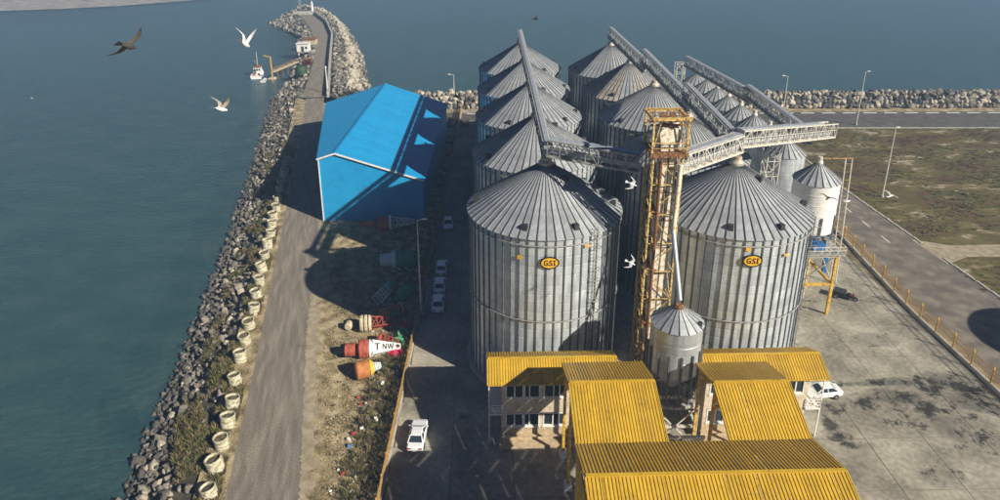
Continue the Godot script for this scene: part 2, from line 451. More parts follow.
func yard_material() -> StandardMaterial3D:       # old concrete with oil and damp stains
	var w := 760
	var h := 1704
	var a := noise_bytes(w, h, 0.12, 4, 71)
	var b := noise_bytes(w, h, 0.012, 5, 72)
	var d := blend_noise([a, b], [0.55, 0.8])
	var rough := noise_bytes(w, h, 0.02, 7, 73, FastNoiseLite.TYPE_SIMPLEX_SMOOTH, Vector2.ONE, 0.82)
	var im := ramp_image(d, w, h, [[0.1, Color(0.43, 0.41, 0.365)], [0.35, Color(0.525, 0.505, 0.45)], [0.6, Color(0.60, 0.58, 0.52)], [0.85, Color(0.68, 0.66, 0.60)]])
	var px := im.get_data()
	# [pixel of the photograph x, y, half width, half depth in metres, strength]
	var spots := []
	for q in [[862, 404, 3.2, 1.0, 1.0], [885, 400, 3.0, 1.2, 1.1], [905, 408, 3.4, 2.2, 1.2], [930, 398, 3.6, 2.6, 1.1], [955, 392, 3.4, 2.6, 1.2], [985, 396, 3.2, 2.2, 1.1], [925, 420, 3.0, 1.6, 1.0], [960, 425, 2.6, 2.0, 1.0], [985, 440, 2.6, 1.8, 0.9], [940, 380, 4.0, 1.2, 0.9], [890, 382, 5.0, 0.5, 1.0], [850, 384, 3.5, 0.35, 1.0],
			[828, 420, 0.7, 2.2, 1.1], [840, 436, 1.2, 0.8, 1.0], [855, 446, 1.5, 0.5, 0.9], [832, 408, 2.4, 1.0, 0.9], [940, 476, 1.6, 1.0, 0.8], [870, 300, 2.0, 1.0, 0.6], [815, 455, 1.5, 2.0, 0.9], [800, 300, 3.0, 1.0, 0.7], [870, 340, 2.4, 1.0, 0.5], [465, 417, 0.6, 0.4, 0.8], [458, 474, 0.6, 0.4, 0.7]]:
		var p := gp(q[0], q[1])
		spots.append([p.x, p.z, q[2], q[3], q[4]])
	var mpx := (YARD_HI.x - YARD_LO.x) / w
	var mpy := (YARD_HI.y - YARD_LO.y) / h
	for sp in spots:
		var x0 := int((sp[0] - sp[2] * 1.6 - YARD_LO.x) / mpx)
		var x1 := int((sp[0] + sp[2] * 1.6 - YARD_LO.x) / mpx)
		var y0 := int((sp[1] - sp[3] * 1.6 - YARD_LO.y) / mpy)
		var y1 := int((sp[1] + sp[3] * 1.6 - YARD_LO.y) / mpy)
		for y in range(maxi(y0, 0), mini(y1, h - 1)):
			for x in range(maxi(x0, 0), mini(x1, w - 1)):
				var dx: float = (YARD_LO.x + x * mpx - sp[0]) / sp[2]
				var dy: float = (YARD_LO.y + y * mpy - sp[1]) / sp[3]
				var i := y * w + x
				var damp := smoothstep(0.0, 1.4, 1.5 - (dx * dx + dy * dy) * 0.9 + (b[i] - 128) / 45.0)
				var v: float = sp[4] * (1.25 - (dx * dx + dy * dy)) + (rough[i] - 128) / 26.0 - 0.62
				if v > 0.0 or damp > 0.0:
					var k := (1.0 - 0.50 * smoothstep(0.0, 1.9, v)) * (1.0 - 0.13 * damp)
					i *= 3
					px[i] = maxi(int(px[i] * k), 44); px[i + 1] = maxi(int(px[i + 1] * k), 42); px[i + 2] = maxi(int(px[i + 2] * k), 36)
	im = Image.create_from_data(w, h, false, Image.FORMAT_RGB8, px)
	var m := textured(tex(im), 0.92)
	m.uv1_triplanar = true
	m.uv1_world_triplanar = true
	var sc := Vector2.ONE / (YARD_HI - YARD_LO)
	m.uv1_scale = Vector3(sc.x, 1.0, sc.y)
	m.uv1_offset = Vector3(-YARD_LO.x * sc.x, 0, -YARD_LO.y * sc.y)
	return m

# ---------------------------------------------------------------- land, roads, water
func line(pixels: Array, h := 0.0) -> Array:
	return pixels.map(func(p): return gp(p[0], p[1], h))

func lerp_line(a: Array, t: float) -> Vector3:     # a point along a line of Vector3, t from 0 to 1 by index
	var f := t * (a.size() - 1)
	var i := mini(int(f), a.size() - 2)
	return a[i].lerp(a[i + 1], f - i)

func even_line(a: Array, step: float) -> Array:    # the same line cut into even lengths
	var c := Curve3D.new()
	for p in a: c.add_point(p)
	var n := int(c.get_baked_length() / step) + 1
	var out := []
	for i in n + 1: out.append(c.sample_baked(c.get_baked_length() * i / n))
	return out

var quay_left := []
var quay_right := []
var shore := []
var spit_in := []
var spit_out := []
var spit_road_l := []
var spit_road_r := []

func build_land():
	quay_left = line([[200, 600], [225, 500], [244, 415], [262, 330], [275, 262], [285, 215], [296, 160], [303, 120], [306, 98]])
	quay_right = line([[298, 600], [300, 500], [304, 415], [307, 330], [316, 262], [320, 222], [321, 165], [323, 122], [324, 97]])
	shore = line([[100, 600], [135, 500], [160, 430], [190, 360], [213, 300], [232, 248], [247, 200], [262, 150], [270, 122], [276, 98]], SEA)
	spit_road_l = line([[306, 98], [313, 76], [317, 58], [318, 44], [313, 28], [306, 19], [299, 13.5]], 0.3)
	spit_road_r = line([[324, 97], [325.5, 80], [326.5, 66], [328, 50], [329.5, 36], [324, 23], [313, 14.5]], 0.3)
	spit_in = line([[276, 98], [286, 82], [294, 68], [300, 48], [296, 34], [276, 27], [268, 22], [284, 14], [296, 9]], SEA)
	spit_out = line([[372, 100], [369, 84], [364, 60], [356, 42], [346, 28], [336, 19], [320, 11], [296, 9]], SEA)
	# the sea and its bed
	structure("sea", sheet([Vector2(-2500, -3500), Vector2(2500, -3500), Vector2(2500, 300), Vector2(-2500, 300)], SEA), mat.water)
	structure("seabed", sheet([Vector2(-2600, -3600), Vector2(2600, -3600), Vector2(2600, 400), Vector2(-2600, 400)], -14.0), mat.bed)
	# the land: a level sheet, its sea edge a bank that runs down under the water
	var back := [Vector2(-36, -186), Vector2(400, -186), Vector2(400, 80), Vector2(-14, 80)]
	var edge := []
	for p in quay_left: edge.append(Vector2(p.x - 3.0, p.z))
	edge.reverse()
	var poly := [Vector2(400, -186), Vector2(400, 80), Vector2(-14, 80)]
	edge.reverse()
	poly.append_array(edge)
	poly.append(Vector2(-36, -186))
	structure("ground", sheet(poly, 0.0), mat.dirt)
	var top := []
	var low := []
	var deep := []
	for i in 40:
		var q := lerp_line(quay_left, i / 39.0)
		var s := lerp_line(shore, i / 39.0)
		top.append(Vector3(q.x - 2.6, 0.012, q.z))
		low.append(Vector3(s.x - 0.2, SEA - 0.1, s.z))
		deep.append(Vector3(s.x - 4.5 - sin(i * 1.7) * 1.2 - sin(i * 0.6) * 1.0, SEA - 2.2, s.z + 1))
	structure("bank", strip(low, top), mat.bank)
	structure("shallows", strip(deep, low), mat.silt)
	# far shore bank under the boulder wall
	var nt := []
	var nl := []
	for i in 12:
		var x := -50.0 + i * 45.0
		nt.append(Vector3(x, 0.012, -186.0))
		nl.append(Vector3(x, SEA - 3.0, -204.0))
	structure("bank", strip(nt, nl), mat.bank)
	# roads
	structure("quay_road", lifted_strip(quay_left, quay_right, 0.02), mat.quay)
	var tr := line([[300, 600], [318, 500], [321, 415], [323, 330], [325, 262], [325.5, 226]])
	var tl := []
	for i in tr.size(): tl.append(quay_right[i])
	var jl := []
	var jr := []
	var wob := FastNoiseLite.new()
	wob.frequency = 0.09
	for i in 240:
		jl.append(lerp_line(tl, i / 239.0) + Vector3(rng.randf_range(-0.25, 0.1), 0.012, 0))
		jr.append(lerp_line(tr, i / 239.0) + Vector3(wob.get_noise_1d(i) * 1.1 + rng.randf_range(-0.12, 0.12) - 0.6, 0.0, 0))
	structure("dirt_path", lifted_strip(jl, jr, 0.012), mat.track)
	structure("coastal_road", strip([Vector3(-20, 0.03, -180.2), Vector3(400, 0.03, -172.0)], [Vector3(-20, 0.03, -166.5), Vector3(400, 0.03, -156.0)]), mat.asphalt)
	structure("side_road", strip([Vector3(58.6, 0.025, -168), Vector3(58.9, 0.025, -110), Vector3(59.2, 0.025, -30)], [Vector3(70.2, 0.025, -168), Vector3(71.0, 0.025, -111), Vector3(75.0, 0.025, -30)]), mat.side)
	# dashed white line along the sea side of the coastal road, kerbs
	var road := Node3D.new()
	road.name = "road_marking"
	road.set_meta("kind", "structure")
	add_child(road)
	for i in 34:
		var x := -4.0 + i * 5.6
		var z := -179.0 + (x + 20.0) / 420.0 * 8.2
		block(road, "dash", Vector3(x, 0.034, z - 0.35), Vector3(x + 3.6, 0.044, z + 0.35), mat.white)
	for i in 4:
		var z := -121.0 + i * 6.0
		block(road, "dash", Vector3(66.2 + i * 0.1, 0.03, z), Vector3(66.4 + i * 0.1, 0.036, z + 2.6), mat.white)
		if i < 5: block(road, "dash", Vector3(62.2, 0.03, z - 20), Vector3(62.4, 0.036, z - 17.4), mat.white)
	var kerb := Node3D.new()
	kerb.name = "kerb"
	kerb.set_meta("kind", "structure")
	add_child(kerb)
	for i in 46:
		var x := 71.0 + i * 2.5
		if i == 24 or i == 25: continue
		var z := -166.3 + (x + 20.0) / 420.0 * 10.5
		block(kerb, "kerb_stone", Vector3(x, -0.05, z), Vector3(x + 2.44, 0.14, z + 0.5), mat.concrete)
	for i in 40:
		var z := -160.0 + i * 2.5
		if z > -102.0 and z < -95.5: continue
		var x := 70.4 + maxf(0.0, (z + 125.0) * 0.05)
		block(kerb, "kerb_stone", Vector3(x, -0.05, z), Vector3(x + 0.35, 0.14, z + 2.44), mat.concrete)
	# rough field beyond the side road, with a gravel branch
	structure("field", sheet([Vector2(70.8, -164.0), Vector2(400, -155), Vector2(400, -30), Vector2(75.6, -30), Vector2(71.2, -118)], 0.016), mat.field)
	structure("gravel_branch", strip([Vector3(70.8, 0.03, -101.5), Vector3(76, 0.03, -99.2), Vector3(200, 0.03, -101)], [Vector3(71.5, 0.03, -93.0), Vector3(76, 0.03, -95.2), Vector3(200, 0.03, -94)]), mat.track)
	# concrete yard: slabs on a dark joint bed
	structure("yard", sheet([YARD_LO + Vector2(4.4, 0), Vector2(YARD_HI.x, YARD_LO.y), YARD_HI, Vector2(YARD_LO.x - 1.2, YARD_HI.y), Vector2(YARD_LO.x, -62)], 0.006), mat.joint)
	var yard := get_node("yard")
	var nx := 11
	var nz := 22
	for i in nx:
		for j in nz:
			var x0 := YARD_LO.x + (YARD_HI.x - YARD_LO.x) * i / nx
			var x1 := YARD_LO.x + (YARD_HI.x - YARD_LO.x) * (i + 1) / nx
			var z0 := YARD_LO.y + (YARD_HI.y - YARD_LO.y) * j / nz
			var z1 := YARD_LO.y + (YARD_HI.y - YARD_LO.y) * (j + 1) / nz
			if i == 0: x0 = fence_x((z0 + z1) / 2.0) + 0.25
			block(yard, "slab", Vector3(x0 + 0.03, -0.1, z0 + 0.03), Vector3(x1 - 0.03, 0.024 + rng.randf() * 0.012, z1 - 0.03), mat.yard)
	# the mole: a rocky bank with a road on its back
	var a := []
	var b := []
	var c := []
	var d := []
	for i in 30:
		var t := i / 29.0
		a.append(lerp_line(spit_in, t) + Vector3(0, -1.5, 0))
		b.append(lerp_line(spit_road_l, t) + Vector3(-1.2, 0.0, 0))
		c.append(lerp_line(spit_road_r, t) + Vector3(1.0, 0.0, 0))
		d.append(lerp_line(spit_out, t) + Vector3(0, -1.5, 0))
	structure("mole_bank", strip(a, b), mat.bank)
	structure("mole_bank", strip(c, d), mat.bank)
	structure("mole_road", lifted_strip(b, c, 0.02), mat.quay)
	# far sandbar at the edge of the bay
	var fa := line([[-140, 12], [-60, 12], [0, 11], [60, 9], [120, 6], [190, 0.5], [240, -4]], SEA + 0.25)
	var fb := line([[-140, -6], [-60, -6], [0, -3], [60, -4], [120, -5], [190, -5], [240, -6]], SEA + 0.25)
	structure("sandbar", strip(fa, fb), mat.sand)

func lifted_strip(l: Array, r: Array, h: float) -> ArrayMesh:
	return strip(l.map(func(p): return p + Vector3(0, h, 0)), r.map(func(p): return p + Vector3(0, h, 0)))

func fence_x(z: float) -> float:      # the west fence of the yard
	return remap(z, -50.0, -182.0, -9.75, -5.5)

# ---------------------------------------------------------------- rocks
var rock_shapes := []

func make_rock(seed_: int) -> ArrayMesh:
	var r := RandomNumberGenerator.new()
	r.seed = seed_
	var g := (1.0 + sqrt(5.0)) / 2.0
	var v := []
	for p in [[-1, g, 0], [1, g, 0], [-1, -g, 0], [1, -g, 0], [0, -1, g], [0, 1, g], [0, -1, -g], [0, 1, -g], [g, 0, -1], [g, 0, 1], [-g, 0, -1], [-g, 0, 1]]:
		v.append(Vector3(p[0], p[1], p[2]).normalized() * r.randf_range(0.33, 0.64) * Vector3(r.randf_range(0.9, 1.15), r.randf_range(0.8, 1.0), r.randf_range(0.9, 1.15)))
	var st := new_st()
	for f in [[0, 11, 5], [0, 5, 1], [0, 1, 7], [0, 7, 10], [0, 10, 11], [1, 5, 9], [5, 11, 4], [11, 10, 2], [10, 7, 6], [7, 1, 8], [3, 9, 4], [3, 4, 2], [3, 2, 6], [3, 6, 8], [3, 8, 9], [4, 9, 5], [2, 4, 11], [6, 2, 10], [8, 6, 7], [9, 8, 1]]:
		tri(st, v[f[0]], v[f[2]], v[f[1]])
	return st.commit()

func rock_basis(size: float) -> Basis:
	return Basis.from_euler(Vector3(rng.randf() * TAU, rng.randf() * TAU, rng.randf() * TAU)) * Basis.from_scale(Vector3(rng.randf_range(0.8, 1.3), rng.randf_range(0.65, 1.0), rng.randf_range(0.8, 1.2)) * size)

func lay_rocks(parent: Node3D, spots: Array, singles: int, tones: Array):     # spots: [place, size]; the largest in view become single stones
	spots.sort_custom(func(a, b): return a[1] / a[0].distance_to(Vector3(0, CAM_HEIGHT, 0)) > b[1] / b[0].distance_to(Vector3(0, CAM_HEIGHT, 0)))
	var rest := {}
	for i in spots.size():
		var p: Vector3 = spots[i][0] - parent.position
		var xf := Transform3D(rock_basis(spots[i][1]), p)
		var k := rng.randi() % rock_shapes.size()
		var own: Array = spots[i][2] if spots[i].size() > 2 else tones
		var m: int = own[rng.randi() % own.size()]
		if i < singles:
			part(parent, "stone", rock_shapes[k], mat.rock[m], xf)
		else:
			var key := k % 3 * 10 + m
			if not rest.has(key): rest[key] = []
			rest[key].append(xf)
	if rest.is_empty(): return
	var heap := Node3D.new()
	heap.name = "small_stones"
	heap.set_meta("kind", "stuff")
	parent.add_child(heap)
	for key in rest:
		var mm := MultiMesh.new()
		mm.transform_format = MultiMesh.TRANSFORM_3D
		mm.mesh = rock_shapes[key / 10]
		mm.instance_count = rest[key].size()
		for i in rest[key].size(): mm.set_instance_transform(i, rest[key][i])
		var o := MultiMeshInstance3D.new()
		o.name = "stone_heap"
		o.multimesh = mm
		o.material_override = mat.rock[key % 10]
		o.set_meta("kind", "stuff")
		heap.add_child(o, true)

func build_rocks():
	for k in 8: rock_shapes.append(make_rock(100 + k))
	# revetment between quay road and water
	var rev := tag_root("rock_revetment", Vector3(-32, 0, -70), "dark rubble stones sloping from the quay road planters to the water", "revetment")
	var spots := []
	for i in 3300:
		var t := pow(rng.randf(), 0.8)
		t = 0.06 + 0.94 * t
		var q := lerp_line(quay_left, t) + Vector3(-2.9, 0.0, 0)
		var s := lerp_line(shore, t) + Vector3(-0.9, 0, 0)
		var f := 1.0 - pow(rng.randf(), 1.5)
		var p := Vector3(lerpf(q.x, s.x, f), lerpf(0.0, SEA, f) , lerpf(q.z, s.z, f) + rng.randf_range(-0.6, 0.6))
		if f < 0.35 and rng.randf() < 0.45: continue
		spots.append([p + Vector3(rng.randf_range(-0.7, 0.3), rng.randf_range(-0.1, 0.25), 0), rng.randf_range(0.3, 0.85) * (1.7 if rng.randf() < 0.14 else 1.0), [3, 3, 2] if f > 0.8 else [2, 3, 3, 2, 2, 0, 1]])
	lay_rocks(rev, spots, 300, [2, 3, 3, 3, 2, 0, 1])
	# boulder wall along the coastal road
	var wall := tag_root("boulder_seawall", Vector3(60, 0, -190), "pale boulder wall between the coastal road and open sea", "seawall")
	spots = []
	for row in 7:
		var x := -34.0 + row * 0.4
		while x < 178.0:
			var sz := rng.randf_range(1.1, 2.2)
			var f := row / 4.0
			spots.append([Vector3(x, 0.6 + [0.0, 0.8, 1.5, 2.1, 2.3, 1.9, 1.2][row] + rng.randf_range(-0.3, 0.3), -184.0 - row * 1.35 + (x + 20) / 420 * 8 + rng.randf_range(-0.4, 0.4)), sz])
			x += sz * 0.78
	for i in 160: spots.append([Vector3(rng.randf_range(-34, 178), -1.0, -194.0 - rng.randf() * 5.0), 2.2])
	lay_rocks(wall, spots, 300, [0, 1, 1, 4, 0, 2, 3, 2])
	# mole
	var mole := tag_root("mole_rocks", Vector3(-60, 0, -260), "pale rock armour on both flanks of the curving mole", "rocks")
	spots = []
	for i in 2600:
		var t := rng.randf()
		if rng.randf() < 0.62:
			var p := lerp_line(spit_road_r, t) + Vector3(2.6, 0, 0)
			var q := lerp_line(spit_out, t)
			var f := rng.randf()
			var hgt := lerpf(0.6, 1.8, f / 0.55) if f < 0.55 else lerpf(1.8, SEA, (f - 0.55) / 0.45)
			spots.append([Vector3(lerpf(p.x, q.x, f), hgt, lerpf(p.z, q.z, f)), rng.randf_range(0.9, 2.1), [4, 1, 4, 1, 0] if f > 0.42 and f < 0.72 else [0, 2, 2, 3, 1]])
		else:
			var p := lerp_line(spit_road_l, t) + Vector3(-1.5, 0, 0)
			var q := lerp_line(spit_in, t)
			var f := rng.randf()
			spots.append([Vector3(lerpf(p.x, q.x, f), lerpf(0.2, SEA, f), lerpf(p.z, q.z, f)), rng.randf_range(0.8, 1.8), [0, 2, 2, 3, 1]])
	lay_rocks(mole, spots, 0, [0, 1, 4, 2, 1, 3])

func tag_root(called: String, at: Vector3, label: String, category: String, group := "") -> Node3D:
	return thing(called, at, label, category, group)

# ---------------------------------------------------------------- large silos
const R := 8.5
const EAVE := 19.7
const APEX := 25.2
const PANELS := 56

func roof_panel_mesh(r_in: float, r_out: float, y_in: float, y_out: float, n: int) -> ArrayMesh:
	var st := new_st()
	var h := PI / n
	var pt := func(r, a, lift): return Vector3(sin(a) * r, lerpf(y_in, y_out, (r - r_in) / (r_out - r_in)) + lift, cos(a) * r)
	var p0: Vector3 = pt.call(r_in, -h, 0.0)
	var p1: Vector3 = pt.call(r_out, -h, 0.0)
	var p2: Vector3 = pt.call(r_out, h, 0.0)
	var p3: Vector3 = pt.call(r_in, h, 0.0)
	tri(st, p0, p2, p1)
	tri(st, p0, p3, p2)
	return st.commit()

func roof_rib_mesh(r_in: float, r_out: float, y_in: float, y_out: float, n: int, rib_h: float, rib_w: float) -> ArrayMesh:      # the standing rib along one edge of a panel
	var st := new_st()
	var h := PI / n
	var pt := func(r, a, lift): return Vector3(sin(a) * r, lerpf(y_in, y_out, (r - r_in) / (r_out - r_in)) + lift, cos(a) * r)
	var w0 := rib_w * 0.25 / r_in
	var w1 := rib_w / r_out
	var a: Vector3 = pt.call(r_in, -h - w0, 0.0)
	var b: Vector3 = pt.call(r_out, -h - w1, 0.0)
	var c: Vector3 = pt.call(r_in, -h - w0 * 0.5, rib_h * 0.5)
	var d: Vector3 = pt.call(r_out, -h - w1 * 0.5, rib_h)
	var e: Vector3 = pt.call(r_in, -h + w0 * 0.5, rib_h * 0.5)
	var f: Vector3 = pt.call(r_out, -h + w1 * 0.5, rib_h)
	var g: Vector3 = pt.call(r_in, -h + w0, 0.0)
	var i: Vector3 = pt.call(r_out, -h + w1, 0.0)
	for q in [[a, c, d, b], [c, e, f, d], [e, g, i, f]]:
		tri(st, q[0], q[1], q[2]); tri(st, q[0], q[2], q[3])
	tri(st, b, d, f); tri(st, b, f, i)
	return st.commit()

func lay_roof(o: Node3D, r_in: float, r_out: float, y_in: float, y_out: float, n: int, rib_h: float, rib_w: float):
	var panel := roof_panel_mesh(r_in, r_out, y_in, y_out, n)
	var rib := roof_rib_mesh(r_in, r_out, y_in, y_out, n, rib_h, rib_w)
	for k in n:
		var p := part(o, "roof_panel", panel, mat.galv[rng.randi() % 3], Transform3D(Basis(Vector3.UP, TAU * k / n)))
		part(p, "rib", rib, mat.stiffener)  # dark rib colour paints in the shadow line between roof panels

func make_silo() -> Node3D:
	var o := thing("grain_silo", Vector3.ZERO, "", "silo", "large corrugated grain silos in two rows of five")
	var prof := []
	var rings := 18
	for k in rings:
		prof.append(Vector2(R, EAVE * k / rings))
		prof.append(Vector2(R + 0.02, EAVE * (k + 0.06) / rings))
		prof.append(Vector2(R + 0.02, EAVE * (k + 0.94) / rings))
	prof.append(Vector2(R, EAVE))
	part(o, "wall", lathed(prof, 112, 1.0, 1.0 / EAVE), mat.wall)
	var st := new_st()
	add_box(st, Vector3(-0.07, 0.0, R), Vector3(0.07, EAVE - 0.1, R + 0.13))
	var bar := st.commit()
	for k in PANELS: part(o, "stiffener", bar, mat.stiffener, Transform3D(Basis(Vector3.UP, TAU * (k + 0.5) / PANELS)))
	lay_roof(o, 0.75, R + 0.3, APEX - 0.48, EAVE - 0.1, PANELS, 0.14, 0.065)
	part(o, "roof_cap", lathed([Vector2(0.8, APEX - 0.5), Vector2(0.8, APEX - 0.2), Vector2(0.55, APEX + 0.1), Vector2(0.5, APEX + 0.5), Vector2(0, APEX + 0.5)], 16), mat.rust_galv)
	for y in [EAVE - 0.9, EAVE * 0.5]:
		part(o, "wind_ring", lathed([Vector2(R + 0.15, y), Vector2(R + 0.24, y), Vector2(R + 0.24, y + 0.1), Vector2(R + 0.15, y + 0.1)], 56), mat.gallery_steel)
	part(o, "base_ring", lathed([Vector2(R + 0.55, 0.0), Vector2(R + 0.55, 0.35), Vector2(R, 0.35)], 56), mat.concrete)
	# roof ring, vents and hatch
	var yr := lerpf(APEX - 0.48, EAVE - 0.1, 0.48)
	part(o, "roof_ring", lathed([Vector2(R * 0.5, yr + 0.14), Vector2(R * 0.5 + 0.07, yr + 0.08), Vector2(R * 0.5 + 0.07, yr + 0.18), Vector2(R * 0.5, yr + 0.24)], 48), mat.gallery_steel)
	for a in [-0.35, 0.35, 1.4, 2.4, 3.6, 4.7]:
		part(o, "roof_vent", vent_mesh(), mat.dark, Transform3D(Basis(Vector3.UP, a), Vector3.ZERO))
	part(o, "roof_hatch", vent_mesh(0.7, 0.34, 2.6), mat.dark, Transform3D(Basis(Vector3.UP, 0.9), Vector3.ZERO))
	return o

var vents := {}
func vent_mesh(w := 0.55, h := 0.45, r := 7.7) -> ArrayMesh:
	var key := str(w)
	if not vents.has(key):
		var st := new_st()
		var y := lerpf(APEX - 0.48, EAVE - 0.1, (r - 0.75) / (R - 0.45))
		add_box(st, Vector3(-w / 2, y - 0.3, r - w / 2), Vector3(w / 2, y + h, r + w / 2))
		vents[key] = st.commit()
	return vents[key]

func on_wall(o: Node3D, deg: float, y: float, out := 0.0) -> Transform3D:
	return Transform3D(Basis(Vector3.UP, deg_to_rad(deg)), Vector3(sin(deg_to_rad(deg)) * (R + out), y, cos(deg_to_rad(deg)) * (R + out)))

func disc(rx: float, ry: float, thick: float) -> ArrayMesh:
	var st := new_st()
	lathe(st, [Vector2(0, 0), Vector2(1, 0), Vector2(1, 1), Vector2(0, 1)], 28, Transform3D(Basis(Vector3(rx, 0, 0), Vector3(0, 0, thick), Vector3(0, ry, 0)), Vector3.ZERO))
	return st.commit()

func letters(s: String, size: float, thick: float) -> TextMesh:
	var t := TextMesh.new()
	var f := SystemFont.new()
	f.font_names = PackedStringArray(["Droid Sans"])
	f.font_weight = 800
	t.font = f
	t.text = s
	t.font_size = 64
	t.pixel_size = size / 64.0
	t.depth = thick
	return t

func emblem(o: Node3D, deg: float, y: float):
	var e := part(o, "emblem", disc(1.02, 0.72, 0.05), mat.emblem_black, on_wall(o, deg, y, 0.22))
	part(e, "emblem_face", disc(0.86, 0.57, 0.02), mat.emblem_yellow, Transform3D(Basis(), Vector3(0, 0, 0.05)))
	part(e, "emblem_letters", letters("GSI", 0.95, 0.03), mat.emblem_text, Transform3D(Basis.from_scale(Vector3(0.85, 0.92, 1)), Vector3(0, 0, 0.085)))

func cage_ladder(o: Node3D, deg: float, y0: float, y1: float):
	var l := Node3D.new()
	l.name = "ladder"
	o.add_child(l)
	l.transform = on_wall(o, deg, 0.0, 0.35)
	for s in [-0.25, 0.25]: beam(l, "ladder_rail", Vector3(s, y0, 0), Vector3(s, y1, 0), 0.06, mat.gallery_steel)
	var y := y0 + 0.4
	var k := 0
	while y < y1:
		beam(l, "rung", Vector3(-0.25, y, 0), Vector3(0.25, y, 0), 0.04, mat.gallery_steel)
		if k % 3 == 0 and y > y0 + 2.0:
			for q in [[Vector3(-0.25, y, 0), Vector3(-0.42, y, 0.4)], [Vector3(-0.42, y, 0.4), Vector3(0, y, 0.75)], [Vector3(0, y, 0.75), Vector3(0.42, y, 0.4)], [Vector3(0.42, y, 0.4), Vector3(0.25, y, 0)]]:
				beam(l, "cage_hoop", q[0], q[1], 0.05, mat.gallery_steel)
		y += 0.42
		k += 1

func build_silos():
	mat.emblem_black = plain(Color(0.10, 0.08, 0.05), 0.6)
	mat.emblem_yellow = plain(Color(0.88, 0.68, 0.14), 0.5)
	mat.emblem_text = plain(Color(0.30, 0.10, 0.04), 0.6)
	var grp := "large corrugated grain silos in two rows of five"
	var proto := make_silo()
	var west := [[7.0, -72.2], [7.4, -91.0], [7.65, -109.5], [7.9, -127.6], [8.15, -145.8]]
	var east := [[28.25, -71.6], [28.0, -90.0], [27.75, -108.0], [27.4, -125.6], [27.05, -143.5]]
	var count := ["nearest the yellow roofs", "second from the yellow roofs", "third from the yellow roofs", "fourth from the yellow roofs", "fifth and last from the yellow roofs"]
	var all := []
	for i in 5:
		var l := "corrugated grain silo %s, in the row facing the warehouse" % count[i]
		if i == 0: l = "corrugated silo with an oval emblem and tower shadow, in the row facing the warehouse"
		var o: Node3D
		if i == 0:
			o = proto
			o.position = Vector3(west[i][0], 0, west[i][1])
			o.set_meta("label", l)
		else:
			o = copy_of(proto, "grain_silo", Vector3(west[i][0], 0, west[i][1]), l, grp, TAU / PANELS * 5 * i)
		all.append(o)
	for i in 5:
		var l := "corrugated grain silo %s, in the row behind the tower" % count[i]
		if i == 0: l = "fully sunlit corrugated steel silo with an oval emblem, beside the elevator tower"
		if i == 3: l = "grain silo with rust stained roof, fourth from the yellow roofs behind the tower"
		var o := copy_of(proto, "grain_silo", Vector3(east[i][0], 0, east[i][1]), l, grp, TAU / PANELS * 3 * i)
		if i == 3:
			for ch in o.get_children():
				if ch.name.begins_with("roof_panel") and rng.randf() < 0.3: ch.material_override = mat.rust_galv
		if i > 0:
			o.get_node("wall").material_override = mat.wall_old
		all.append(o)
	for k in [0, 5]:
		var o: Node3D = all[k]
		emblem(o, -1.06 if k == 0 else -3.5, 17.05 if k == 0 else 17.3)
		block_on(o, "notice_plate", -21.8 if k == 0 else -7.1, 17.4 if k == 0 else 18.6, 0.5, 0.45, mat.emblem_yellow)
		block_on(o, "notice_plate", 26.4 if k == 0 else 22.0, 18.5 if k == 0 else 17.6, 0.8, 0.35, mat.tower_yellow)
	cage_ladder(all[0], 32.5, 1.5, EAVE + 0.8)
	cage_ladder(all[5], 55.0, 1.5, EAVE + 0.8)

func block_on(o: Node3D, called: String, deg: float, y: float, w: float, h: float, m: Material):
	var xf := on_wall(o, deg, y, 0.2)
	xf.basis = xf.basis * Basis.from_scale(Vector3(w, h, 0.05))
	part(o, called, unit_box, m, xf)

# ---------------------------------------------------------------- conveyor galleries
func hood_mesh(length: float, w: float, rise: float, eave: float) -> ArrayMesh:      # along +z, from y = 0 upwards
	var st := new_st()
	var prof := [Vector2(-w / 2, -eave), Vector2(-w / 2, 0), Vector2(-w / 4, rise), Vector2(w / 4, rise), Vector2(w / 2, 0), Vector2(w / 2, -eave)]
	for k in prof.size() - 1:
		var a: Vector2 = prof[k]
		var b: Vector2 = prof[k + 1]
		quad(st, Vector3(a.x, a.y, 0), Vector3(b.x, b.y, 0), Vector3(b.x, b.y, length), Vector3(a.x, a.y, length))
	for z in [0.0, length]:
		for k in range(1, prof.size() - 1): tri(st, Vector3(prof[0].x, prof[0].y, z), Vector3(prof[k].x, prof[k].y, z), Vector3(prof[k + 1].x, prof[k + 1].y, z))
	return st.commit()

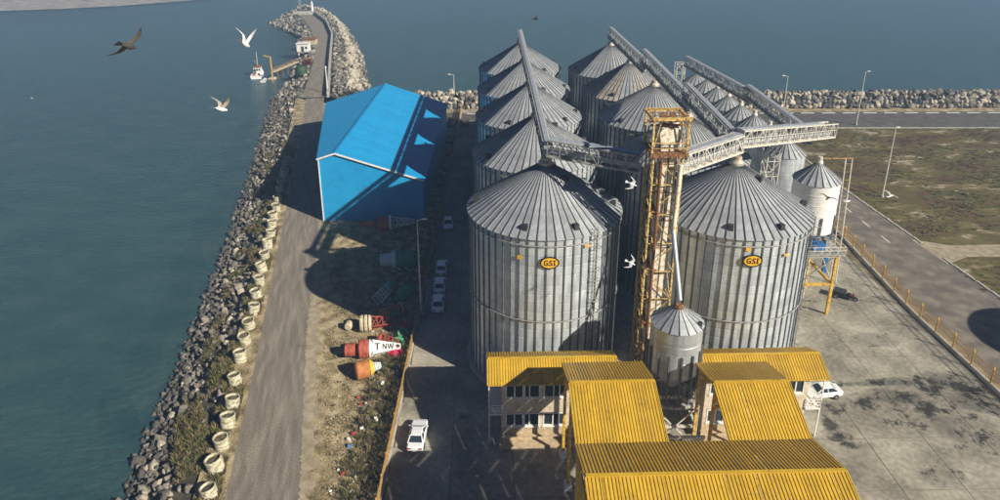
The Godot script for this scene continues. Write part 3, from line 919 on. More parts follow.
func gallery(called: String, a: Vector3, b: Vector3, w: float, h: float, bay: float, hood: Material, steel: Material, label: String, group := "", open_from := 2.0):
	var o := thing(called, a, label, "conveyor gallery", group)
	var d := b - a
	var n := maxi(2, int(d.length() / bay))
	var side := d.cross(Vector3.UP).normalized()
	var up := side.cross(d).normalized()
	var cover := d.length() * minf(open_from, 1.0)
	part(o, "hood", hood_mesh(cover, w + 0.1, 0.18, 0.08), hood, Transform3D(Basis(up.cross(d.normalized()), up, d.normalized()), up * h))
	var f := beam(o, "walkway", up * 0.06, d + up * 0.06, w, steel, 0.1)
	beam(o, "trough", up * 0.55, d * 0.995 + up * 0.55, 0.55, hood, 0.5)
	for s in [-0.5, 0.5]:
		var q: Vector3 = side * w * s
		beam(o, "bottom_chord", q, q + d, 0.16, steel)
		beam(o, "top_chord", q + up * h, q + d + up * h, 0.14, steel)
		for k in n + 1:
			var t := float(k) / n
			beam(o, "post", q + d * t, q + d * t + up * h, 0.09, steel)
			if k < n:
				var t1 := float(k + 1) / n
				if k % 2 == 0: beam(o, "brace", q + d * t, q + d * t1 + up * h, 0.08, steel)
				else: beam(o, "brace", q + d * t + up * h, q + d * t1, 0.08, steel)
		beam(o, "handrail", q + up * h * 0.55, q + d + up * h * 0.55, 0.06, steel)
	return o

func build_galleries():
	var row := "conveyor galleries above the silo roofs"
	gallery("conveyor_gallery", Vector3(7.1, 25.6, -71.2), Vector3(8.2, 25.6, -147.5), 0.9, 1.7, 3.2, mat.gallery_roof, mat.gallery_steel, "long covered conveyor gallery along the silo tops facing the blue warehouse", row)
	gallery("conveyor_gallery", Vector3(27.1, 26.0, -145.5), Vector3(27.4, 25.6, -113.0), 0.85, 2.1, 2.6, mat.gallery_roof, mat.gallery_steel, "covered conveyor gallery over the two silos farthest behind the elevator tower", row)
	gallery("conveyor_gallery", Vector3(27.5, 27.0, -116.0), Vector3(27.8, 25.8, -88.5), 0.85, 2.1, 2.6, mat.gallery_roof, mat.gallery_steel, "covered conveyor gallery over the middle silos behind the elevator tower", row)
	gallery("conveyor_gallery", Vector3(27.9, 27.0, -91.5), Vector3(28.2, 25.8, -73.0), 0.85, 2.1, 2.6, mat.gallery_roof, mat.gallery_steel, "short covered conveyor gallery ending above the sunlit emblem silo", row)
	gallery("conveyor_gallery", Vector3(7.2, 26.4, -70.6), Vector3(16.2, 26.0, -66.4), 1.4, 1.8, 1.3, mat.gallery_roof, mat.gallery_steel, "shadowed conveyor gallery bridging from the warehouse side silos to the elevator tower", row)
	gallery("conveyor_gallery", Vector3(19.9, 25.9, -66.2), Vector3(28.3, 26.2, -71.9), 1.4, 1.9, 1.25, mat.galv[2], mat.pale_steel, "pale conveyor gallery bridging from the elevator tower to the sunlit emblem silo", row)
	gallery("conveyor_gallery", Vector3(28.2, 26.5, -72.4), Vector3(48.5, 21.6, -90.8), 1.4, 1.9, 1.5, mat.galv[2], mat.pale_steel, "long pale conveyor gallery descending from the sunlit emblem silo to the slim silos", row, 0.83)
	gallery("conveyor_gallery", Vector3(43.2, 20.3, -143.5), Vector3(45.9, 20.3, -113.5), 1.0, 2.0, 2.2, mat.gallery_roof, mat.gallery_steel, "covered conveyor gallery over the slim silos farthest from the yard cart", row)
	gallery("conveyor_gallery", Vector3(45.9, 20.9, -115.5), Vector3(45.8, 20.3, -91.0), 1.0, 2.0, 2.2, mat.gallery_roof, mat.gallery_steel, "covered conveyor gallery over the slim silos next to the raised white bin", row)
	# trestles that carry the last galleries
	for q in [[Vector3(41.0, 0, -91.5), 22.5, "lattice steel trestle under the long pale gallery between the emblem silo and slim silos"], [Vector3(43.0, 0, -147.0), 20.2, "lattice steel trestle at the sea end of the slim silo gallery"]]:
		var o := thing("trestle", q[0], q[2], "trestle", "lattice trestles of the conveyor galleries")
		lattice(o, Vector3.ZERO, 1.8, 1.8, q[1], 2.2, mat.pale_steel, 0.12, 0.07)

func lattice(o: Node3D, at: Vector3, wx: float, wz: float, h: float, bay: float, m: Material, thick: float, thin: float):
	var c := [Vector3(-wx / 2, 0, -wz / 2), Vector3(wx / 2, 0, -wz / 2), Vector3(wx / 2, 0, wz / 2), Vector3(-wx / 2, 0, wz / 2)]
	for p in c: beam(o, "column", at + p, at + p + Vector3(0, h, 0), thick, m)
	var n := maxi(1, int(round(h / bay)))
	for k in n:
		var y0 := h * k / n
		var y1 := h * (k + 1) / n
		for i in 4:
			var p: Vector3 = c[i]
			var q: Vector3 = c[(i + 1) % 4]
			beam(o, "girt", at + p + Vector3(0, y1, 0), at + q + Vector3(0, y1, 0), thin * 1.3, m)
			if (k + i) % 2 == 0: beam(o, "brace", at + p + Vector3(0, y0, 0), at + q + Vector3(0, y1, 0), thin, m)
			else: beam(o, "brace", at + q + Vector3(0, y0, 0), at + p + Vector3(0, y1, 0), thin, m)

# ---------------------------------------------------------------- elevator tower
func build_tower():
	var o := thing("elevator_tower", Vector3(18.1, 0, -64.5), "rusty yellow lattice elevator tower with cream bucket legs between the two emblem silos", "tower")
	var w := 2.9
	lattice(o, Vector3.ZERO, w, w, 29.0, 3.2, mat.tower_yellow, 0.17, 0.07)
	# landings with rails at some of the levels
	for y in [9.7, 16.1, 22.6]:
		block(o, "landing", Vector3(-w / 2, y, -w / 2), Vector3(-w / 2 + 1.3, y + 0.08, w / 2), mat.rust)
	# stair flights zigzagging up the near left side
	for k in 9:
		var y0 := 3.2 * k
		var z0 := 1.2 if k % 2 == 0 else -1.2
		for x in [-1.38, -0.82]: beam(o, "stair_stringer", Vector3(x, y0, z0), Vector3(x, y0 + 3.2, -z0), 0.07, mat.tower_yellow, 0.16)
		for j in 7:
			var t := (j + 0.5) / 7.0
			block(o, "tread", Vector3(-1.36, y0 + 3.2 * t - 0.02, lerpf(z0, -z0, t) - 0.11), Vector3(-0.84, y0 + 3.2 * t + 0.02, lerpf(z0, -z0, t) + 0.11), mat.rust)
		beam(o, "stair_rail", Vector3(-1.4, y0 + 0.9, z0), Vector3(-1.4, y0 + 4.1, -z0), 0.06, mat.tower_yellow)
	# bucket elevator legs: pairs of square ducts with rusty joints
	for q in [[-0.3, 0.7], [0.62, 0.7], [-0.1, -0.7], [0.8, -0.7]]:
		var leg := Node3D.new()
		leg.name = "elevator_leg"
		o.add_child(leg, true)
		for k in 10:
			var y0 := 0.4 + k * 3.05
			block(leg, "duct", Vector3(q[0] - 0.36, y0, q[1] - 0.3), Vector3(q[0] + 0.36, y0 + 2.97, q[1] + 0.3), mat.tower_cream)
			block(leg, "flange", Vector3(q[0] - 0.43, y0 + 2.97, q[1] - 0.37), Vector3(q[0] + 0.43, y0 + 3.05, q[1] + 0.37), mat.rust)
	# head platform
	block(o, "platform", Vector3(-w / 2 - 0.35, 29.0, -w / 2 - 0.35), Vector3(w / 2 + 0.35, 29.14, w / 2 + 0.35), mat.rust)
	block(o, "platform_edge", Vector3(-w / 2 - 0.4, 28.75, w / 2 + 0.36), Vector3(w / 2 + 0.4, 29.2, w / 2 + 0.42), mat.rust)
	for y in [29.65, 30.2]:
		for s in [-1, 1]:
			beam(o, "handrail", Vector3(-w / 2 - 0.3, y, s * (w / 2 + 0.3)), Vector3(w / 2 + 0.3, y, s * (w / 2 + 0.3)), 0.06, mat.tower_yellow)
			beam(o, "handrail", Vector3(s * (w / 2 + 0.3), y, -w / 2 - 0.3), Vector3(s * (w / 2 + 0.3), y, w / 2 + 0.3), 0.06, mat.tower_yellow)
	for s in [-1, 1]:
		for t in [-1, 1]: beam(o, "head_column", Vector3(s * 1.7, 29.1, t * 1.7), Vector3(s * 1.7, 32.6, t * 1.7), 0.2, mat.tower_yellow)
	for t in [-1, 1]:
		beam(o, "head_beam", Vector3(-1.9, 32.6, t * 1.7), Vector3(1.9, 32.6, t * 1.7), 0.3, mat.tower_yellow)
		beam(o, "head_beam", Vector3(t * 1.7, 32.5, -1.9), Vector3(t * 1.7, 32.5, 1.9), 0.26, mat.tower_yellow)
		beam(o, "brace", Vector3(-1.7, 29.2, t * 1.7), Vector3(-1.0, 32.4, t * 1.7), 0.09, mat.tower_yellow)
		beam(o, "brace", Vector3(1.7, 29.2, t * 1.7), Vector3(1.0, 32.4, t * 1.7), 0.09, mat.tower_yellow)
		beam(o, "hoist_beam", Vector3(-1.8, 31.7, t * 0.7), Vector3(1.8, 31.7, t * 0.7), 0.18, mat.rust)
	for k in 3: beam(o, "roof_purlin", Vector3(-1.8, 32.78, -1.1 + k * 1.1), Vector3(1.8, 32.78, -1.1 + k * 1.1), 0.07, mat.rust)
	for q in [[-0.3, 0.7], [0.62, 0.7], [-0.1, -0.7], [0.8, -0.7]]:
		part(o, "elevator_head", head_mesh(), mat.tower_cream, Transform3D(Basis(), Vector3(q[0], 29.9, q[1])))
		var dx: float = -0.9 if q[0] < 0.3 else 0.9
		pipe(o, "spout", Vector3(q[0] + dx * 0.3, 31.6, q[1]), Vector3(q[0] + dx, 28.2, q[1] - 0.5), 0.22, mat.tower_cream)
		block(o, "motor", Vector3(q[0] - 0.25, 31.9, q[1] - 0.75), Vector3(q[0] + 0.3, 32.4, q[1] - 0.35), mat.rust)
	# outside downpipes
	pipe(o, "downpipe", Vector3(1.0, 21.0, 1.9), Vector3(0.95, 15.6, 6.3), 0.24, mat.gallery_roof)
	pipe(o, "downpipe", Vector3(1.2, 28.0, 1.7), Vector3(1.0, 21.0, 1.9), 0.24, mat.tower_cream)
	pipe(o, "downpipe", Vector3(-0.7, 28.4, 1.6), Vector3(-0.7, 1.0, 1.6), 0.16, mat.rust)

var head_cache: ArrayMesh
func head_mesh() -> ArrayMesh:
	if head_cache: return head_cache
	var st := new_st()
	var half := 0.45
	var prof := []
	for k in 9: prof.append(Vector2(cos(PI * k / 8.0) * 0.62, 1.0 + sin(PI * k / 8.0) * 0.62))
	prof.append(Vector2(-0.45, 0.0)); prof.append(Vector2(0.45, 0.0))
	for k in prof.size():
		var a: Vector2 = prof[k]
		var b: Vector2 = prof[(k + 1) % prof.size()]
		quad(st, Vector3(a.x, a.y, half), Vector3(a.x, a.y, -half), Vector3(b.x, b.y, -half), Vector3(b.x, b.y, half))
		tri(st, Vector3(0, 0.8, half), Vector3(a.x, a.y, half), Vector3(b.x, b.y, half))
		tri(st, Vector3(0, 0.8, -half), Vector3(b.x, b.y, -half), Vector3(a.x, a.y, -half))
	head_cache = st.commit()
	return head_cache

# ---------------------------------------------------------------- slim silos by the side road
func slim_silo(r: float, base: float, eave: float, apex: float, label: String, group: String, at: Vector3, shiny: Material) -> Node3D:
	var o := thing("slim_silo", at, label, "silo", group)
	var prof := []
	var n := 5
	for k in n:
		var y0 := lerpf(base, eave, float(k) / n)
		var y1 := lerpf(base, eave, float(k + 1) / n)
		prof.append(Vector2(r, y0)); prof.append(Vector2(r, y1 - 0.12)); prof.append(Vector2(r + 0.03, y1 - 0.1)); prof.append(Vector2(r + 0.03, y1 - 0.01))
	part(o, "wall", lathed(prof, 48, 0.5, 0.05), shiny)
	lay_roof(o, 0.4, r + 0.15, apex - 0.25, eave - 0.05, 20, 0.12, 0.08)
	part(o, "roof_cap", lathed([Vector2(0.45, apex - 0.3), Vector2(0.45, apex), Vector2(0.3, apex + 0.2), Vector2(0.3, apex + 0.7), Vector2(0, apex + 0.7)], 14), mat.pale_steel)
	part(o, "hopper", lathed([Vector2(0.35, maxf(base - 2.4, 0.4)), Vector2(r, base)], 48), mat.galv[1])
	for k in 8:
		var a := TAU * k / 8.0
		var e := Vector3(cos(a) * (r + 0.1), 0, sin(a) * (r + 0.1))
		var low := 0.0 if base < 6.0 else base - 2.2
		beam(o, "leg", e + Vector3(0, low, 0), e + Vector3(0, base + 2.5, 0), 0.18, mat.stiffener)
	return o

func build_small_silos():
	var grp := "slim silos in a row beside the side road"
	var src: Node3D
	for i in 8:
		var at := Vector3(45.9, 0, -143.3 + 6.45 * i)
		var l := "slim steel silo, %s of the row counted from the open sea" % ["first", "second", "third", "fourth", "fifth", "sixth", "seventh", "eighth"][i]
		if i == 0: src = slim_silo(2.95, 3.2, 16.7, 19.0, l, grp, at, mat.wall)
		else: copy_of(src, "slim_silo", at, l, grp, TAU / 20 * i)
	raised_bin(grp)

func raised_bin(grp: String):
	var o := slim_silo(2.9, 11.2, 18.1, 20.5, "raised pale steel bin on a frame of yellow and blue posts near the side road", grp, Vector3(43.9, 0, -83.6), mat.white)
	# carrying frame
	for q in [[2.3, 3.9, mat.yellow_paint], [2.3, -2.6, mat.yellow_paint], [-2.4, 3.9, mat.yellow_paint], [-2.4, -2.6, mat.yellow_paint]]:
		beam(o, "post", Vector3(q[0], 0, q[1]), Vector3(q[0], 8.8, q[1]), 0.34, q[2])
	beam(o, "post", Vector3(3.3, 4.0, -0.4), Vector3(3.3, 11.0, -0.4), 0.5, mat.blue_paint)
	for y in [4.6, 8.8]:
		var m: Material = mat.yellow_paint if y < 6.0 else mat.pale_steel
		for s in [[-2.4, 2.3, 3.9, 3.9], [-2.4, 2.3, -2.6, -2.6]]: beam(o, "girder", Vector3(s[0], y, s[2]), Vector3(s[1], y, s[3]), 0.32, m)
		for x in [-2.4, 2.3]: beam(o, "girder", Vector3(x, y, -2.6), Vector3(x, y, 3.9), 0.32, m)
	block(o, "platform", Vector3(-3.0, 8.95, -3.4), Vector3(3.2, 9.1, 4.3), mat.gallery_steel)
	for y in [9.7, 10.2]:
		beam(o, "handrail", Vector3(-3.0, y, 4.25), Vector3(3.2, y, 4.25), 0.07, mat.pale_steel)
		beam(o, "handrail", Vector3(3.15, y, -3.4), Vector3(3.15, y, 4.25), 0.07, mat.pale_steel)
	for k in 7: beam(o, "rail_post", Vector3(-3.0 + k * 1.03, 9.1, 4.25), Vector3(-3.0 + k * 1.03, 10.2, 4.25), 0.06, mat.pale_steel)
	beam(o, "brace", Vector3(-2.4, 4.6, 3.9), Vector3(2.3, 8.8, 3.9), 0.14, mat.gallery_steel)
	beam(o, "brace", Vector3(2.3, 4.6, 3.9), Vector3(2.3, 8.8, -2.6), 0.14, mat.gallery_steel)
	block(o, "drive_motor", Vector3(-0.6, 9.1, 2.0), Vector3(1.0, 10.1, 3.2), mat.blue_paint)
	block(o, "gear_box", Vector3(1.3, 9.1, 1.4), Vector3(2.2, 10.3, 2.6), mat.gallery_steel)
	pipe(o, "chute", Vector3(-1.2, 10.6, 1.0), Vector3(-1.6, 4.0, 2.6), 0.35, mat.pale_steel)
	for x in [-1.1, -0.4]: pipe(o, "sack_spout", Vector3(x, 2.0, 1.2), Vector3(x, 5.4, 1.2), 0.3, mat.white)
	# tall pipe frame beside the bin
	var f := thing("pipe_frame", Vector3(51.0, 0, -87.8), "tall thin ochre frame of two posts beside the raised bin", "frame")
	for x in [-0.45, 0.45]: beam(f, "post", Vector3(x, 0, 0), Vector3(x - 0.9, 19.4, 0), 0.12, mat.pale_steel)
	for k in 16: beam(f, "rung", Vector3(-0.45 - 0.9 * k / 16.0, 1.2 * k + 0.6, 0), Vector3(0.45 - 0.9 * k / 16.0, 1.2 * k + 0.6, 0), 0.05, mat.fence_ochre)
	beam(f, "top_bar", Vector3(-4.6, 19.4, 0), Vector3(-0.4, 19.4, 0), 0.14, mat.fence_ochre)
	beam(f, "post", Vector3(-6.2, 0, 4.0), Vector3(-6.2, 19.6, 4.0), 0.16, mat.pale_steel)

# ---------------------------------------------------------------- hopper silo over the truck pit
func build_hopper_silo():
	var o := thing("hopper_silo", Vector3(18.95, 0, -58.0), "small smooth steel hopper silo on legs in front of the elevator tower", "silo")
	var r := 2.5
	part(o, "wall", lathed([Vector2(r, 8.3), Vector2(r, 10.0), Vector2(r + 0.03, 10.05), Vector2(r, 10.1), Vector2(r, 11.8), Vector2(r + 0.03, 11.85), Vector2(r, 11.9), Vector2(r, 13.5)], 56, 0.4, 0.05), mat.bin)
	lay_roof(o, 0.3, r + 0.12, 15.1, 13.45, 18, 0.09, 0.06)
	part(o, "roof_cap", lathed([Vector2(0.5, 14.9), Vector2(0.5, 15.15), Vector2(0.3, 15.3), Vector2(0, 15.3)], 14), mat.rust)
	part(o, "hopper", lathed([Vector2(0.3, 5.9), Vector2(r, 8.3)], 56), mat.galv[1])
	block(o, "roof_vent", Vector3(1.7, 13.6, 1.1), Vector3(2.0, 14.1, 1.4), mat.dark)
	for k in 14:
		var a := TAU * (k + 0.5) / 14.0
		var e := Vector3(cos(a) * (r + 0.12), 0, sin(a) * (r + 0.12))
		beam(o, "leg", e + Vector3(0, 5.4, 0), e + Vector3(0, 11.0, 0), 0.17, mat.stiffener)
		var b := TAU * (k + 1.5) / 14.0
		var e2 := Vector3(cos(b) * (r + 0.12), 0, sin(b) * (r + 0.12))
		beam(o, "brace", e + Vector3(0, 5.6, 0), e2 + Vector3(0, 7.8, 0), 0.07, mat.stiffener)
		beam(o, "brace", e + Vector3(0, 7.8, 0), e2 + Vector3(0, 5.6, 0), 0.07, mat.stiffener)
	part(o, "ring_beam", lathed([Vector2(r - 0.2, 5.1), Vector2(r + 0.35, 5.1), Vector2(r + 0.35, 5.4), Vector2(r - 0.2, 5.4)], 40), mat.gallery_steel)
	for s in [[-2.2, -2.2], [2.2, -2.2], [2.2, 2.2], [-2.2, 2.2]]:
		beam(o, "post", Vector3(s[0], 0, s[1]), Vector3(s[0], 5.1, s[1]), 0.28, mat.gallery_steel)
	for y in [2.6, 4.95]:
		for s in [-2.2, 2.2]:
			beam(o, "girder", Vector3(-2.2, y, s), Vector3(2.2, y, s), 0.24, mat.pale_steel)
			beam(o, "girder", Vector3(s, y, -2.2), Vector3(s, y, 2.2), 0.24, mat.pale_steel)
	beam(o, "brace", Vector3(-2.2, 0.2, 2.2), Vector3(2.2, 4.9, 2.2), 0.12, mat.pale_steel)
	beam(o, "brace", Vector3(2.2, 0.2, 2.2), Vector3(-2.2, 4.9, 2.2), 0.12, mat.pale_steel)

# ---------------------------------------------------------------- offices, canopies and unloading hall with yellow sheet roofs
func corrugated(x0: float, x1: float, a: Vector2, b: Vector2, pitch: float, depth: float) -> ArrayMesh:     # a and b are (z, y) of the two ends of the slope; ribs run from a to b
	var st := new_st()
	var n := int(round((x1 - x0) / pitch))
	var p := (x1 - x0) / n
	var nrm := Vector2(-(b.y - a.y), b.x - a.x).normalized()
	if nrm.y < 0: nrm = -nrm
	var xs := [0.0, 0.42, 0.52, 0.90, 1.0]
	var hs := [0.0, 0.0, 1.0, 1.0, 0.0]
	for i in n:
		for k in 4:
			var xa: float = x0 + (i + xs[k]) * p
			var xb: float = x0 + (i + xs[k + 1]) * p
			var ha: Vector2 = nrm * depth * hs[k]
			var hb: Vector2 = nrm * depth * hs[k + 1]
			var p0 := Vector3(xa, a.y + ha.y, a.x + ha.x)
			var p1 := Vector3(xa, b.y + ha.y, b.x + ha.x)
			var p2 := Vector3(xb, b.y + hb.y, b.x + hb.x)
			var p3 := Vector3(xb, a.y + hb.y, a.x + hb.x)
			tri(st, p0, p1, p2); tri(st, p0, p2, p3)
	return st.commit()

func gable_roof(o: Node3D, x0: float, x1: float, front: Vector2, ridge: Vector2, back: Vector2, pitch := 0.27):   # (z, y); in the thing's own axes
	for q in [["front_slope", front, ridge], ["back_slope", ridge, back]]:
		var slope := Node3D.new()
		slope.name = q[0]
		o.add_child(slope)
		var n := int(round((x1 - x0) / (pitch * 4.0)))
		var w := (x1 - x0) / n
		var one := corrugated(0.0, w, q[1], q[2], w / 4.0, 0.06)
		for k in n: part(slope, "roof_sheet", one, mat.yellow_sheet[rng.randi() % 4], Transform3D(Basis(Vector3.BACK, rng.randf_range(-0.003, 0.003)), Vector3(x0 + w * k, rng.randf_range(-0.012, 0.012), rng.randf_range(-0.03, 0.03))))
	beam(o, "ridge_cap", Vector3(x0, ridge.y + 0.09, ridge.x), Vector3(x1, ridge.y + 0.09, ridge.x), 0.3, mat.yellow_roof, 0.07)
	for q in [front, back]: beam(o, "eave_trim", Vector3(x0, q.y - 0.06, q.x), Vector3(x1, q.y - 0.06, q.x), 0.08, mat.yellow_roof, 0.1)
	for x in [x0 - 0.05, x1 + 0.05]:
		beam(o, "verge_trim", Vector3(x, front.y - 0.06, front.x), Vector3(x, ridge.y - 0.06, ridge.x), 0.07, mat.yellow_roof, 0.28)
		beam(o, "verge_trim", Vector3(x, ridge.y - 0.06, ridge.x), Vector3(x, back.y - 0.06, back.x), 0.07, mat.yellow_roof, 0.28)

func window(o: Node3D, x0: float, x1: float, y0: float, y1: float, z: float, mullions: Array, m: Material):
	var w := Node3D.new()
	w.name = "window"
	o.add_child(w, true)
	for x in [x0 + 0.06, x1 - 0.06] + mullions: beam(w, "frame", Vector3(x, y0, z), Vector3(x, y1, z), 0.12, mat.white, 0.14)
	for y in [y0 + 0.06, y1 - 0.06]: beam(w, "frame", Vector3(x0, y, z), Vector3(x1, y, z), 0.12, mat.white, 0.12)
	var edges: Array = [x0 + 0.12] + mullions + [x1 - 0.12]
	for k in edges.size() - 1: block(w, "pane", Vector3(edges[k], y0 + 0.1, z - 0.10), Vector3(edges[k + 1], y1 - 0.1, z - 0.06), m)
	block(o, "sill", Vector3(x0 - 0.05, y0 - 0.09, z - 0.1), Vector3(x1 + 0.05, y0 - 0.01, z + 0.16), mat.white)

func railing(o: Node3D, a: Vector3, b: Vector3, m: Material):
	for k in 3: beam(o, "rail", a + Vector3(0, 0.35 + k * 0.33, 0), b + Vector3(0, 0.35 + k * 0.33, 0), 0.06, m)
	var n := maxi(1, int(a.distance_to(b) / 1.1))
	for k in n + 1:
		var p := a.lerp(b, float(k) / n)
		beam(o, "rail_post", p, p + Vector3(0, 1.05, 0), 0.07, m)

func office(label: String, x0: float, x1: float, wx0: float, wx1: float, balcony: Array, wins: Array):
	var o := thing("office_building", Vector3(x0, 0, -57.0), label, "office building", "two storey offices under the yellow roofs")
	var a := wx0 - x0
	var b := wx1 - x0
	block(o, "plinth", Vector3(a, 0, -4.3), Vector3(b, 1.85, 0.0), mat.plinth)
	block(o, "spandrel", Vector3(a + 0.003, 3.62, -4.3), Vector3(b - 0.003, 5.3, 0.0), mat.render_wall)
	block(o, "header", Vector3(a + 0.003, 7.05, -4.3), Vector3(b - 0.003, 7.5, 0.0), mat.render_wall)
	block(o, "back_wall", Vector3(a + 0.01, 1.85, -4.28), Vector3(b - 0.01, 7.05, -2.6), mat.render_wall)
	for x in [a, b - 0.35]:
		for y in [1.85, 5.3]: block(o, "pier", Vector3(x, y, -2.6), Vector3(x + 0.35, y + (1.77 if y < 3.0 else 1.75), -0.004), mat.render_wall)
	for y in [1.95, 5.4]:
		for w in wins:
			window(o, w[0] - x0, w[1] - x0, y, y + 1.6, -0.05, w[2].map(func(v): return v - x0), mat.glass)
		for k in wins.size() - 1: block(o, "pier", Vector3(wins[k][1] - x0, y - 0.1, -2.6), Vector3(wins[k + 1][0] - x0, y + 1.67, -0.006), mat.render_wall)
	block(o, "step", Vector3(a - 0.3, 0, 0.003), Vector3(b, 0.35, 1.0), mat.plinth)
	block(o, "ledge", Vector3(a - 0.1, 0.9, 0.003), Vector3(b, 1.05, 0.35), mat.plinth)
	# balcony at the open end
	block(o, "balcony", Vector3(balcony[0] - x0, 3.5, -3.9), Vector3(balcony[1] - x0, 3.66, 0.2), mat.white)
	railing(o, Vector3(balcony[0] - x0, 3.66, 0.15), Vector3(balcony[1] - x0, 3.66, 0.15), mat.white)
	var outer: float = balcony[0] if balcony[0] < wx0 else balcony[1]
	railing(o, Vector3(outer - x0, 3.66, 0.15), Vector3(outer - x0, 3.66, -3.8), mat.white)
	for z in [0.1, -3.7]: beam(o, "balcony_post", Vector3(outer - x0, 0, z), Vector3(outer - x0, 7.3, z), 0.12, mat.white)
	gable_roof(o, 0.0, x1 - x0, Vector2(0.5, 7.4), Vector2(-2.1, 8.6), Vector2(-4.7, 7.5))

func canopy(called: String, label: String, x0: float, x1: float, front: Vector2, ridge: Vector2, back: Vector2, zs: Array, category: String):
	var o := thing(called, Vector3(x0, 0, front.x), label, category)
	var d := Vector2(-front.x, 0)
	gable_roof(o, 0.0, x1 - x0, front + d, ridge + d, back + d)
	for z in zs:
		for x in [0.25, x1 - x0 - 0.25]:
			var y := remap(z, front.x, ridge.x, front.y, ridge.y) if z > ridge.x else remap(z, ridge.x, back.x, ridge.y, back.y)
			beam(o, "column", Vector3(x, 0, z - front.x), Vector3(x, y - 0.12, z - front.x), 0.26, mat.yellow_paint)
			block(o, "footing", Vector3(x - 0.35, 0, z - front.x - 0.35), Vector3(x + 0.35, 0.8, z - front.x + 0.35), mat.white)
		beam(o, "rafter_tie", Vector3(0.25, 9.4, z - front.x), Vector3(x1 - x0 - 0.25, 9.4, z - front.x), 0.2, mat.yellow_paint)
	for x in [0.3, (x1 - x0) / 2, x1 - x0 - 0.3]:
		beam(o, "rafter", Vector3(x, front.y - 0.16, 0.0), Vector3(x, ridge.y - 0.16, ridge.x - front.x), 0.14, mat.yellow_paint)
		beam(o, "rafter", Vector3(x, ridge.y - 0.16, ridge.x - front.x), Vector3(x, back.y - 0.16, back.x - front.x), 0.14, mat.yellow_paint)
	return o

func build_offices():
	office("two storey office under a yellow roof whose white balcony end faces the shaded lane", 0.35, 13.4, 1.75, 13.2, [0.45, 1.75], [[2.1, 3.9, [3.0]], [3.95, 5.55, [4.5]], [5.9, 8.2, [6.9, 7.5]], [8.6, 10.6, [9.6]], [11.0, 12.8, [11.9]]])
	office("two storey office under a yellow roof whose white balcony end has a car beside it", 22.0, 34.3, 22.2, 32.6, [32.6, 34.1], [[22.6, 24.4, [23.5]], [24.8, 26.6, [25.7]], [27.0, 29.0, [28.0]], [29.4, 32.2, [30.4, 31.3]]])
	canopy("truck_canopy", "yellow corrugated canopy beside the shaded office, touching the front hall roof", 7.5, 15.05, Vector2(-44.4, 9.75), Vector2(-50.75, 12.0), Vector2(-55.65, 10.5), [-45.0, -50.7, -54.8], "canopy")
	canopy("truck_canopy", "yellow corrugated canopy beside the office with the parked car, touching the front hall roof", 20.25, 26.95, Vector2(-44.2, 9.75), Vector2(-50.4, 12.0), Vector2(-55.3, 10.5), [-45.0, -50.4, -54.4], "canopy")
	var hall: Node3D = canopy("unloading_hall", "wide yellow corrugated roof of the unloading hall in front of both canopies", 7.03, 25.5, Vector2(-33.0, 12.4), Vector2(-37.95, 14.0), Vector2(-42.85, 12.4), [-34.2, -37.95, -41.7], "hall")
	block(hall, "end_wall", Vector3(0.02, 5.0, -9.4), Vector3(0.14, 12.2, -0.3), mat.yellow_paint)
	block(hall, "end_wall", Vector3(18.3, 5.0, -9.4), Vector3(18.42, 12.2, -0.3), mat.yellow_paint)
	# truck pit gear between the canopies
	var pit := thing("truck_tipper", Vector3(17.7, 0, -50.5), "pale steel tipping frame over the pit between the two yellow canopies", "tipper")
	block(pit, "pit_grate", Vector3(-2.2, 0.04, -2.5), Vector3(2.2, 0.2, 3.6), mat.rust)
	for k in 9: beam(pit, "grate_bar", Vector3(-2.1 + k * 0.52, 0.24, -2.4), Vector3(-2.1 + k * 0.52, 0.24, 3.5), 0.08, mat.pale_steel)
	for s in [-1, 1]:
		beam(pit, "upright", Vector3(s * 2.0, 0, 0.5), Vector3(s * 2.0, 6.4, 0.5), 0.24, mat.pale_steel)
		beam(pit, "strut", Vector3(s * 2.0, 0.2, 3.0), Vector3(s * 0.2, 6.0, 0.5), 0.18, mat.pale_steel)
		beam(pit, "strut", Vector3(s * 2.0, 6.2, 0.5), Vector3(s * 0.6, 3.0, -2.4), 0.16, mat.pale_steel)
	beam(pit, "crossbeam", Vector3(-2.2, 6.4, 0.5), Vector3(2.2, 6.4, 0.5), 0.24, mat.pale_steel)
	beam(pit, "crossbeam", Vector3(-2.2, 3.2, 0.5), Vector3(2.2, 3.2, 0.5), 0.18, mat.pale_steel)
	part(pit, "intake_hopper", lathed([Vector2(0.4, 0.3), Vector2(1.5, 2.2), Vector2(1.55, 2.2), Vector2(0.45, 0.25)], 4, 1, 1, true), mat.tower_cream)

